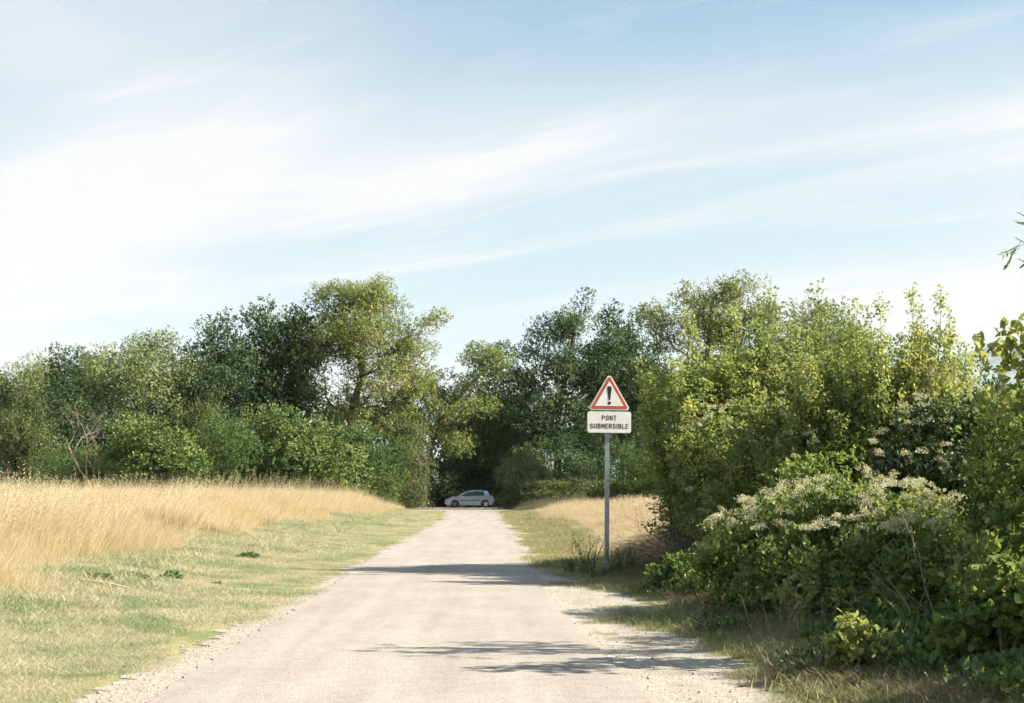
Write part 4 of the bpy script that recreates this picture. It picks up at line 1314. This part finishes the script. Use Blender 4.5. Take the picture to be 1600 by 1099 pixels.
def tuft(name, seed, mat, n, h, w, rad, lean, curve, seg=3, heads=0.0, head_len=.16, leandir=None, hw=.010):
    r = np.random.default_rng(seed)
    V, q, t, al, ti, tips = blades(r, n, h, w, rad, lean, curve, seg, leandir)
    Vs, polys_q, polys_t, als, tis = [V], [q] if len(q) else [], [t], [al], [ti]
    off = len(V)
    k = int(n * heads)
    if k:   # seed heads: small nodding spikelets below the tip
        sel = r.choice(n, k, replace=False)
        m = 7
        tp = np.repeat(tips[sel], m, 0)
        u = np.tile(np.linspace(0, 1, m), k)[:, None]
        p = tp - np.array([0, 0, 1]) * u * head_len + r.normal(size=(k * m, 3)) * .022 * (0.3 + u)
        d = rand_unit(r, k * m) * .6 + np.array([.1, 0, -.8])
        LV, LF, LT = leaf_mesh_data(p, d, rand_unit(r, k * m), np.full(k * m, .030) * r.uniform(.7, 1.3, k * m), 'lance', np.full(k * m, .2))
        Vs.append(LV); polys_q.append(LF + off); als.append(np.full(len(LV), .9)); tis.append(r.uniform(0, .7, len(LV)))
    polys = [p for p in polys_q + polys_t if len(p)]
    return mesh_np(name, np.concatenate(Vs), polys, [mat], {'along': np.concatenate(als), 'tint': np.concatenate(tis)})

def snoise(x, y, s, seed):
    r = np.random.default_rng(seed); v = 0
    for k in range(6):
        a = r.uniform(0, 6.28); f = s * r.uniform(.5, 1.8)
        v = v + np.sin((x * math.cos(a) + y * math.sin(a)) * f + r.uniform(0, 6.28))
    return v / 2.4

EDGE_Y = np.array([-10, 8, 14, 20, 28, 40, 53, 71, 90, 101.0])
EDGE_X = np.array([-4.9, -5.0, -5.35, -5.9, -6.7, -7.2, -7.6, -7.0, -7.0, -7.6])
def edge_x(y): return np.interp(y, EDGE_Y, EDGE_X)

def sample(n, ya, yb, xa, xb, p=1.6, seed=0):
    """points thinning out with distance; xa/xb are functions of y"""
    r = np.random.default_rng(seed)
    u = r.uniform(0, 1, n)
    k = 1 - p
    y = (ya ** k + u * (yb ** k - ya ** k)) ** (1 / k)
    x = xa(y) + r.uniform(0, 1, n) * (xb(y) - xa(y))
    return x, y, r

def finish(x, y): return np.stack([x, y, height(x, y)], -1)

def tall_grass():
    wind = (.9, .1, 0)
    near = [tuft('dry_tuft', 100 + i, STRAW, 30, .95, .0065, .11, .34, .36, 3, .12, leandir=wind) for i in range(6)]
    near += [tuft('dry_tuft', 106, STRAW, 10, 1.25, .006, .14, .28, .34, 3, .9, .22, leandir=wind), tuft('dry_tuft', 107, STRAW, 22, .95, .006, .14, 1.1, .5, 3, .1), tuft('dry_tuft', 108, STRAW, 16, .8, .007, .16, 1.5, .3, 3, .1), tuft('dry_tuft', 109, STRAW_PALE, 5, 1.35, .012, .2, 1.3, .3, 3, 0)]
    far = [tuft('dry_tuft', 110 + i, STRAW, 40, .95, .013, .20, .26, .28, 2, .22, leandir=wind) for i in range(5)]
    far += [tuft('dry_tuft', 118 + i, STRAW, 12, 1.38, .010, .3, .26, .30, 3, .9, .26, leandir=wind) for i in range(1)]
    # near part
    x, y, r = sample(17000, 9, 40, lambda y: np.minimum(-.42 * y - 4, edge_x(y) - 5), edge_x, 1.25, 1)
    L = edge_x(y) - x + .55 * snoise(x, y, 1.1, 5)
    ok = (L > 0) & (r.uniform(0, 1, len(x)) < np.clip(.25 + L * .5, 0, 1))
    s = (.30 + .56 * sstep(0, 3.2, L)) * r.uniform(.55, 1.25, len(x)) * (1 + .22 * snoise(x, y, .6, 8))
    scatter('dry_grass', 'tall golden dry grass at the near side of the field on the left', near, finish(x, y)[ok], (r.normal(size=len(x)) * .5)[ok], s[ok], 'grass')
    x, y, r = sample(26000, 36, 103, lambda y: -.44 * y - 6, edge_x, 1.25, 2)
    L = edge_x(y) - x + .6 * snoise(x, y, .8, 6)
    ok = L > 0
    s = (.42 + .46 * sstep(0, 2.8, L)) * r.uniform(.6, 1.25, len(x)) * (1 + .22 * snoise(x, y, .35, 9))
    scatter('dry_grass', 'tall golden dry grass running back to the wood on the left', far, finish(x, y)[ok], (r.normal(size=len(x)) * .5)[ok], s[ok], 'grass')
tall_grass()

def verge():
    pr = [tuft('turf_tuft', 130 + i, TURF, 70, .044, .0042, .095, .8, .8, 2) for i in range(6)]
    x, y, r = sample(40000, 8.5, 100, lambda y: np.minimum(edge_x(y) - 1.2, -.40 * y * 0 + edge_x(y) - 1.2), lambda y: road_l(y) - .02, 1.7, 3)
    d = road_l(y) - .16 - .22 * (1 - sstep(12, 24, y)) - x + .26 * snoise(x, y, 2.2, 11)
    ok = (d > 0) & (r.uniform(0, 1, len(x)) < np.clip(.25 + d * 1.8, 0, 1))
    s = (.6 + .5 * sstep(0, .8, d) + .6 * sstep(2.2, 3.6, d)) * r.uniform(.7, 1.4, len(x)) * (1 + .35 * snoise(x, y, .9, 12)) * (1 + .012 * y)
    scatter('verge_grass', 'short patchy green and straw grass on the left verge', pr, finish(x, y)[ok], r.uniform(0, 6.28, len(x))[ok], np.clip(s, .3, 4)[ok], 'grass')
    # right verge
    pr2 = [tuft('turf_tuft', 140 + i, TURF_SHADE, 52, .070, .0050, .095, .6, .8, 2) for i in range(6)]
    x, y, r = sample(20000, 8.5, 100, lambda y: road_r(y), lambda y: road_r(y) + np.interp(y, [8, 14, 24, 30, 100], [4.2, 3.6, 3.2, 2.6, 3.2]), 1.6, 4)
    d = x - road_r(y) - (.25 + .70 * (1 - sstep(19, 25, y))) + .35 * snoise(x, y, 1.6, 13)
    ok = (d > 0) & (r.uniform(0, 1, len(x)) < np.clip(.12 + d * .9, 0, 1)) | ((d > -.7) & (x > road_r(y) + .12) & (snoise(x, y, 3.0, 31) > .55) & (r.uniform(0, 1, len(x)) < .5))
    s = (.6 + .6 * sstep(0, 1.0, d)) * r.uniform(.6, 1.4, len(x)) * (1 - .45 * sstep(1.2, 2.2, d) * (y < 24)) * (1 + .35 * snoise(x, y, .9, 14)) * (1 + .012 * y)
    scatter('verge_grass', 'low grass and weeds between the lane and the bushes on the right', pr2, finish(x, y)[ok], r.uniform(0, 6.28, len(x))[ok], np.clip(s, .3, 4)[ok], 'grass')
verge()

def right_field():
    pr = [tuft('dry_tuft', 150 + i, STRAW_PALE, 34, .62, .010, .16, .35, .4, 2, .3, .12) for i in range(6)]
    x, y, r = sample(17000, 25.5, 101, lambda y: road_r(y) + .9, lambda y: .24 * y + 3, 1.3, 5)
    d = x - road_r(y) - np.interp(y, [25, 30, 45, 70, 100], [1.2, 2.0, 2.6, 2.2, 1.6]) + .5 * snoise(x, y, .7, 15)
    ok = d > 0
    s = (.45 + .65 * sstep(0, 2.5, d)) * r.uniform(.7, 1.25, len(x)) * (1 + .2 * snoise(x, y, .4, 16)) * (1 + .15 * sstep(40, 90, y))
    scatter('dry_grass', 'pale dry grass field behind the warning sign', pr, finish(x, y)[ok], r.uniform(0, 6.28, len(x))[ok], s[ok], 'grass')
    # rank weeds and dry litter under the bushes
    pr = [tuft('litter_tuft', 160 + i, LITTER, 14, .22, .005, .12, .9, .8, 2, .1, .08) for i in range(4)]
    x, y, r = sample(3200, 9.3, 26, lambda y: np.interp(y, [9, 12, 16, 22, 26], [2.7, 2.7, 2.3, 1.8, 1.2]), lambda y: np.interp(y, [9, 26], [5.5, 6]), 1.3, 6)
    s = r.uniform(.5, 1.2, len(x))
    scatter('dry_grass', 'dry stalks and litter under the bushes on the right', pr, finish(x, y), r.uniform(0, 6.28, len(x)), s, 'grass')
right_field()

def undergrowth():
    protos = []
    for i in range(5):
        r = np.random.default_rng(180 + i)
        n = 70
        d = rand_unit(r, n); d[:, 2] = np.abs(d[:, 2])
        P = d * np.array([.16, .16, .13]) * r.uniform(.2, 1, (n, 1)) ** .6
        protos.append(crown_mesh('undergrowth_tuft', (P, d + rand_unit(r, n) * .7, rand_unit(r, n) + np.array([0, 0, .7]), .045 * r.uniform(.6, 1.3, n), np.clip(.4 + r.normal(size=n) * .18, .02, .98)), 'leaf', LEAF[('clem', 'ivy', 'weed', 'clem', 'olive')[i]]))
    edge = lambda y: np.interp(y, [9, 12, 16, 22, 27], [2.35, 2.2, 1.95, 1.45, 1.5])
    x, y, r = sample(4200, 9.3, 27, edge, lambda y: np.interp(y, [9, 27], [5.5, 6]), 1.3, 9)
    k = snoise(x, y, 2.4, 17) + .75 * (x - edge(y)) > .45
    s = r.uniform(.5, 1.1, len(x)) * (1 + .5 * np.clip(x - edge(y), 0, 1.4))
    scatter('undergrowth', 'leafy weeds and ground cover at the feet of the bushes on the right', protos, finish(x, y)[k], r.uniform(0, 6.28, len(x))[k], s[k], 'undergrowth')
undergrowth()

def stones():
    protos = []
    for i in range(5):
        r = np.random.default_rng(170 + i)
        m = MB()
        ph = (1 + 5 ** .5) / 2
        V = np.array([(-1, ph, 0), (1, ph, 0), (-1, -ph, 0), (1, -ph, 0), (0, -1, ph), (0, 1, ph), (0, -1, -ph), (0, 1, -ph), (ph, 0, -1), (ph, 0, 1), (-ph, 0, -1), (-ph, 0, 1)]) / 1.9
        V = V * r.uniform(.75, 1.25, (12, 1)) * np.array([1, .8, .55])
        F = np.array([(0, 11, 5), (0, 5, 1), (0, 1, 7), (0, 7, 10), (0, 10, 11), (1, 5, 9), (5, 11, 4), (11, 10, 2), (10, 7, 6), (7, 1, 8), (3, 9, 4), (3, 4, 2), (3, 2, 6), (3, 6, 8), (3, 8, 9), (4, 9, 5), (2, 4, 11), (6, 2, 10), (8, 6, 7), (9, 8, 1)])
        protos.append(mesh_np('chip', V, [F], [STONE]))
    xl, yl, r = sample(9000, 8.5, 60, lambda y: road_l(y) - .75, lambda y: road_l(y) + .25, 1.6, 7)
    k = np.exp(-((xl - (road_l(yl) - .22)) / .28) ** 2) > r.uniform(0, 1, len(xl))
    xr_, yr_, r2 = sample(4500, 8.5, 60, lambda y: road_r(y) - .2, lambda y: road_r(y) + 1.5, 1.6, 8)
    k2 = (np.exp(-((xr_ - (road_r(yr_) + .4)) / .6) ** 2) > r2.uniform(0, 1, len(xr_))) & ((yr_ < 24) | (xr_ < road_r(yr_) + .35))
    x = np.concatenate([xl[k], xr_[k2]]); y = np.concatenate([yl[k], yr_[k2]])
    s = np.exp(rng.normal(size=len(x)) * .45) * .0046
    P = np.stack([x, y, np.maximum(height(x, y), .012) + s * .1], -1)
    scatter('gravel', 'loose limestone chips along the edges of the lane', protos, P, rng.uniform(0, 6.28, len(x)), s, 'gravel')
stones()

# ------------------------------------------------------------------ countable small plants on the left verge and by the sign
def rosette(px, py, seed, label, w=.22, h=.16, n=220, size=.045, leaf='weed', tint=.35):
    x, y, z = ground_at(px, py)
    r = np.random.default_rng(seed)
    d = rand_unit(r, n); d[:, 2] = np.abs(d[:, 2]) * .9
    P = d * np.array([w, w, h]) * r.uniform(.25, 1, (n, 1)) ** .6
    e = empty('weed_plant', (x, y, z), label, 'weed', 'weed plants on the left verge')
    obj('leaves', crown_mesh('leaves', (P, d + rand_unit(r, n) * .6, rand_unit(r, n) + np.array([0, 0, .6]), size * r.uniform(.6, 1.3, n), np.clip(tint + r.normal(size=n) * .15, .02, .98)), 'leaf', LEAF[leaf]), e)
    lines = [([(0, 0, -.02), tuple(P[k] * .6), tuple(P[k])], [.004, .003, .002]) for k in range(14)]
    obj('stems', tube_mesh('stems', lines, LEAF['weed'], 3), e)
rosette(153, 913, 201, 'bushy dark weed beside the long pale straw on the left verge', .24, .17, 330)
rosette(214, 908, 202, 'weed plant in the middle of the row of three on the left verge', .20, .13, 240, tint=.45)
rosette(267, 906, 203, 'sparse weed plant at the right of the row of three on the left verge', .20, .14, 190, tint=.5)
rosette(387, 874, 204, 'lone dark green weed plant further up the left verge', .26, .15, 300, .05, 'weed', .2)
rosette(338, 915, 205, 'tiny weed plant on the bare patch of the left verge', .10, .06, 80, .035, 'weed', .3)

def straw(px0, py0, px1, py1, label):
    a = np.array(ground_at(px0, py0)); b = np.array(ground_at(px1, py1))
    t = np.linspace(0, 1, 9)[:, None]
    pts = a + (b - a) * t
    pts[:, 2] = height(pts[:, 0], pts[:, 1]) + .06 + .05 * np.sin(t[:, 0] * 3.0)
    c = pts.mean(0)
    e = empty('straw_stalk', tuple(c), label, 'straw')
    obj('stalk', tube_mesh('stalk', [(pts - c, np.full(9, .010))], plain('straw_' + str(px0), (.66, .55, .36), .7, 0, .1, 9), 5), e)
    lf = [(pts[k] - c, pts[k] - c + np.array([.05, -.03, .03])) for k in (3, 6)]
    obj('node', tube_mesh('node', [(np.array([p, (p + q) / 2, q]), [.005, .004, .001]) for p, q in lf[:1]], plain('straw_node_' + str(px0), (.58, .47, .3), .7, 0, .1, 9), 4), e)
straw(82, 911, 202, 927, 'long pale straw stalk lying in front of the bushy dark weed')

def tall_weed(px, py, Y, seed, h, label):
    r = np.random.default_rng(seed)
    x = on(px, Y); z = float(height(x, Y))
    lines, P, T, N, S, TI = [], [], [], [], [], []
    for k in range(16):
        d = unit(np.array([r.normal() * .32, r.normal() * .32, 1]))
        p0 = np.array([r.normal() * .08, r.normal() * .08, -.02]); L = h * r.uniform(.6, 1.1)
        p1 = p0 + d * L + np.array([r.normal() * .05, 0, 0])
        lines.append(([p0, (p0 + p1) / 2 + r.normal(size=3) * .02, p1], [.005, .004, .002]))
        for q in np.linspace(.15, 1, 22):
            P.append(p0 + (p1 - p0) * q); T.append(rand_unit(r, 1)[0] + np.array([0, 0, .5])); N.append(rand_unit(r, 1)[0] + np.array([0, 0, .5]))
            S.append(.055 * r.uniform(.5, 1.2)); TI.append(np.clip(.5 + r.normal() * .15, .02, .98))
    e = empty('tall_weed', (x, Y, z), label, 'weed')
    obj('stems', tube_mesh('stems', lines, LEAF['olive'], 3), e)
    obj('leaves', crown_mesh('leaves', tuple(np.array(q) for q in (P, T, N, S, TI)), 'lance', LEAF['olive']), e)
tall_weed(922, 880, 25.3, 211, .75, 'upright greyish weed just left of the sign pole foot')
tall_weed(962, 885, 24.6, 212, .55, 'short weed tuft right of the sign pole foot')
tall_weed(990, 880, 24.6, 213, .60, 'weed clump between the sign pole and the dead brush')
tall_weed(895, 878, 26.0, 214, .32, 'small weed furthest left of the sign pole foot')

# ------------------------------------------------------------------ air
def haze():
    m, nt, out = mat_new('thin_haze')
    v = nt.nodes.new('ShaderNodeVolumePrincipled')
    v.inputs['Color'].default_value = (0.86, 0.93, 1.0, 1)
    v.inputs['Density'].default_value = 0.00004
    v.inputs['Anisotropy'].default_value = 0.0
    nt.links.new(v.outputs[0], out.inputs['Volume'])
    b = MB(); b.box((0, 3000, 250), (19000, 12500, 520))
    o = obj('haze', b.mesh('haze', m)); tag(o, 'thin blue summer haze', kind='stuff')

haze()
